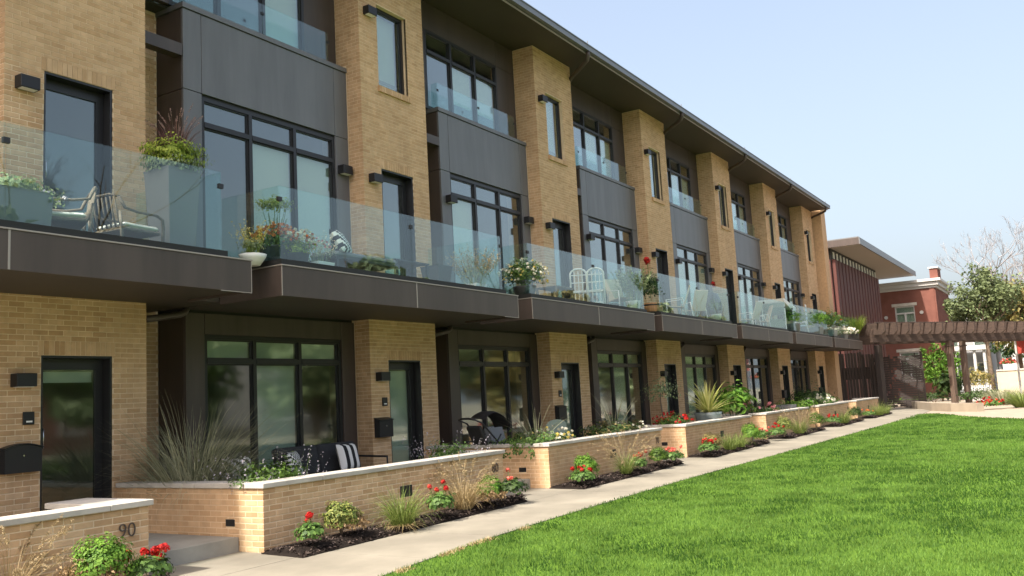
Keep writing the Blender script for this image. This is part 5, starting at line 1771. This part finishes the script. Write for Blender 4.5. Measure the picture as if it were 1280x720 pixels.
# ---- trees
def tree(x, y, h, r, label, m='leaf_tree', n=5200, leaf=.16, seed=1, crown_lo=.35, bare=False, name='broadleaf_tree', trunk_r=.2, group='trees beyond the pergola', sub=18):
    g = random.Random(seed)
    o = empty(name, (x, y, 0), 0, label, 'tree', group)
    b = MB()
    tips = []
    b.tube([(0, 0, -.1), (g.uniform(-.1, .1), g.uniform(-.1, .1), h * .2), (g.uniform(-.2, .2), g.uniform(-.2, .2), h * .45), (g.uniform(-.3, .3), g.uniform(-.3, .3), h * .75)], [trunk_r, trunk_r * .8, trunk_r * .6, trunk_r * .25], 8)
    def grow(p, d, ln, rad, lev):
        q = p
        pts = [tuple(p)]
        for s in range(3):
            d = (d + Vector((g.gauss(0, .16), g.gauss(0, .16), g.gauss(.10, .1)))).normalized()
            q = q + d * ln / 3
            pts.append(tuple(q))
        b.tube(pts, [rad, rad * .85, rad * .65, rad * .4], 5 if lev else 6, cap=False)
        tips.append((Vector(pts[2]), lev)); tips.append((q, lev))
        if lev < (5 if bare else 2):
            for k in range(g.choice([2, 3, 3]) if bare else 3):
                t = g.choice([1, 2, 3])
                nd = (d + Vector((g.gauss(0, .5), g.gauss(0, .5), g.gauss(.12, .28)))).normalized()
                grow(Vector(pts[t]), nd, ln * g.uniform(.5, .75), max(rad * .5, .012 if bare else .02), lev + 1)
    nl = 9 if bare else 9
    for k in range(nl):
        a = 2 * math.pi * k / nl + g.uniform(-.3, .3)
        z = h * g.uniform(crown_lo * .75, .7)
        el = g.uniform(.5, 1.15)
        grow(Vector((0, 0, z)), Vector((math.cos(a) * math.cos(el), math.sin(a) * math.cos(el), math.sin(el))), r * g.uniform(.75, 1.1), trunk_r * .38, 0)
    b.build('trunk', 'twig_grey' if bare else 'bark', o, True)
    if not bare:
        gg = np.random.default_rng(seed)
        cl = np.array([tuple(t) for t, lv in tips if lv > 0 and t.z > h * crown_lo * .8])
        cz = h * (crown_lo + 1) / 2
        dd = unit(gg.normal(size=(60, 3))) * (gg.uniform(.15, 1, 60) ** .5)[:, None]
        ex = np.stack([dd[:, 0] * r * .85, dd[:, 1] * r * .85, cz + dd[:, 2] * h * (1 - crown_lo) * .45], 1)
        q_ = (cl[:, 0] ** 2 + cl[:, 1] ** 2) / (r * 1.05) ** 2 + ((cl[:, 2] - cz) / (h * (1 - crown_lo) * .52)) ** 2
        cl = np.concatenate([cl[q_ < 1], ex])
        idx = gg.integers(0, len(cl), n)
        rad = gg.uniform(.35, .8, len(cl)) * r * .30
        D = unit(gg.normal(size=(n, 3)))
        P = cl[idx] + D * (rad[idx] * gg.uniform(.3, 1, n) ** .5)[:, None]
        P[:, 2] = np.minimum(P[:, 2], h * 1.02)
        tone = np.clip(gg.uniform(0, .7, n) + gg.uniform(-.2, .3, len(cl))[idx], 0, 1)
        put('crown', leaves(P, D + [0, 0, .5], leaf, m, 'crown', seed=seed, tone=tone), o)
    return o
def ty(px, X, py=440): return float(at(px, py, X=X)[1])
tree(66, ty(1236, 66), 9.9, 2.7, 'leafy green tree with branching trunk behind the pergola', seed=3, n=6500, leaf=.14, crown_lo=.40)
tree(74, ty(1276, 74), 8.6, 3.2, 'yellow green leafy tree beside the leafy green tree', 'leaf_autumn', seed=5, n=6000, crown_lo=.35)
tree(88, ty(1291, 88), 9.4, 4.0, 'dark green tree behind the red banner', 'leaf_dark', seed=6, n=5200, leaf=.2, crown_lo=.2)
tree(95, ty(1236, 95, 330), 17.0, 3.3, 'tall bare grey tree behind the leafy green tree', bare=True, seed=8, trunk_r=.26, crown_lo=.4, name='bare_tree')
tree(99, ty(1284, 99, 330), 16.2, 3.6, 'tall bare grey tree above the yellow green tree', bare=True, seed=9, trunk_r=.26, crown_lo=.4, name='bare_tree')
tree(58, ty(1172, 58), 4.2, 1.35, 'slim young green tree against the red brick building', 'leaf_bright', seed=11, n=2200, leaf=.11, crown_lo=.15, trunk_r=.07)
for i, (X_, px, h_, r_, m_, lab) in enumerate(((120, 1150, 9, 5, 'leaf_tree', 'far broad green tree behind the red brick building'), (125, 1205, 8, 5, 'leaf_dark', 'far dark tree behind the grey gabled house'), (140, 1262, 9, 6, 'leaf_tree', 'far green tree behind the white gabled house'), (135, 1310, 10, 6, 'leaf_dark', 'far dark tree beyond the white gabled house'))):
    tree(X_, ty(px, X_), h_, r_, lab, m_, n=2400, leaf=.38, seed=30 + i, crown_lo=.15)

# ---- planting by the seat wall
def mound(px, py, X, r, h, m, label, leaf=.06, n=900, seed=1, name='shrub', grass=False):
    o = empty(name, (X, ty(px, X, py), 0), 0, label, 'shrub' if not grass else 'ornamental grass')
    if grass: spiky(o, n, h, m, seed, .012, 0, (0, .8), .9, 'blades', r * .3)
    else:
        leaf_mass(o, n, r, h / 2, h / 2, m, leaf, seed)
        put('stems', stems_mesh(6, r * .6, h * .6, seed, 'bark', .015), o)
    return o
mound(1188, 490, 51, .8, 1.9, 'leaf_dark', 'dark tropical looking shrub beside the pergola post', .16, 420, 151)
mound(1168, 498, 52.5, 1.1, .8, 'leaf_dark', 'low dark hedge below the slim young tree', .06, 700, 152)
mound(1135, 500, 50.5, 1.2, .55, 'leaf_box', 'low green bush in front of the horizontal slatted screen', .06, 700, 153)
mound(1227, 500, 47.5, 1.6, .85, 'leaf_dark', 'dark green hedge right behind the pergola posts'.replace('right ', ''), .07, 1200, 154)
mound(1256, 500, 45, 1.7, 1.1, 'blade_grey', 'large grey green mound of soft grass near the red banner', n=700, seed=155, name='grass_mound', grass=True)
mound(1282, 505, 40, 1.4, 1.0, 'blade_green', 'yellow green grass mound next to the grey green mound', n=600, seed=156, name='grass_mound', grass=True)
mound(1222, 470, 60, 1.1, 2.3, 'leaf_autumn', 'golden bush in front of the grey gabled house', .09, 700, 157)
o = empty('flower_bed', (39.4, ty(1240, 39.4, 512), 0), 0, 'bed of bright red flowers beside the seat wall end', 'flowers')
leaf_mass(o, 700, .7, .2, .22, 'leaf_geranium', .06, 158)
blossoms(o, 34, .6, .24, .26, 'petal_red', .05, 159, per=8, rad=.05)
o = empty('picket_fence', (55, 0, 0), 0, 'low white picket fence behind the pergola posts', 'fence')
y0_, y1_ = ty(1240, 55, 490), ty(1204, 55, 490)
for i in range(14): MB().box(-.015, .015, y0_ + (y1_ - y0_) * i / 14, y0_ + (y1_ - y0_) * i / 14 + .07, 0, .95).build('picket', 'white_paint', o)
for z in (.25, .75): MB().box(.016, .05, y0_, y1_, z, z + .07).build('rail', 'white_paint', o)

# ---- across the lawn, seen only as reflections in the glass
for i, (x, lab) in enumerate(((22, 'red brick house across the lawn with white windows, mirrored in the glass'), (44, 'grey house across the lawn next to the autumn tree, mirrored in the glass'))):
    o = empty('opposite_house', (x, -36, 0), 0, lab, 'house', 'houses across the lawn')
    MB().box(-8, 8, -9, 0, 0, 7.6).build('wall', 'grey_roof' if i else 'red_brick', o)
    q = MB()
    q.v = [(-8.5, .5, 7.6), (8.5, .5, 7.6), (8.5, -9.5, 7.6), (-8.5, -9.5, 7.6), (-5, -4.5, 10), (5, -4.5, 10)]
    q.t = [.5] * 6
    q.f = [(0, 1, 5, 4), (1, 2, 5), (2, 3, 4, 5), (3, 0, 4), (3, 2, 1, 0)]
    q.build('roof', 'grey_roof', o)
    for zx in (1.0, 4.3):
        for k in range(5):
            w = MB()
            a = -6.6 + k * 2.9
            w.box(a, a + 1.6, .002, .06, zx, zx + .12); w.box(a, a + 1.6, .002, .06, zx + 1.9, zx + 2.0); w.box(a, a + .1, .002, .06, zx + .12, zx + 1.9); w.box(a + 1.5, a + 1.6, .002, .06, zx + .12, zx + 1.9); w.box(a + .75, a + .85, .002, .06, zx + .12, zx + 1.9); w.box(a + .1, a + 1.5, .003, .058, zx + .95, zx + 1.05)
            w.build('window', 'white_paint', o)
for i, (x, y, h_, r_, m_, lab) in enumerate(((15, -22, 7, 3.0, 'leaf_pale', 'low pale green tree added across the lawn to cover the door reflection of number 90'), (10, -25, 9, 4.0, 'leaf_pale', 'green tree across the lawn mirrored in the first patio door'), (20, -24, 7.5, 3.6, 'leaf_pale', 'pale green tree across the lawn in front of the red brick house'),
        (30, -25, 9.5, 4.2, 'leaf_pale', 'green tree across the lawn between the two houses'), (39, -24, 7.5, 3.6, 'leaf_pale', 'pale green tree across the lawn in front of the second house'), (50, -25, 9, 4.0, 'leaf_autumn', 'yellowish tree across the lawn beyond the second house'), (66, -24, 9, 4.2, 'leaf_pale', 'first of the green trees added across the lawn for window reflections'), (80, -27, 9, 4.6, 'leaf_autumn', 'yellow tree added across the lawn for window reflections'), (98, -30, 10, 5, 'leaf_pale', 'tall green tree added across the lawn for window reflections'), (122, -36, 11, 6, 'leaf_pale', 'broad green tree added at the far end for window reflections'))):
    tree(x, y, h_, r_, lab, m_, seed=41 + i, n=13000, leaf=.30, crown_lo=.03, group='trees across the lawn')  # first and farthest trees are unseen additions that fill the glass reflections
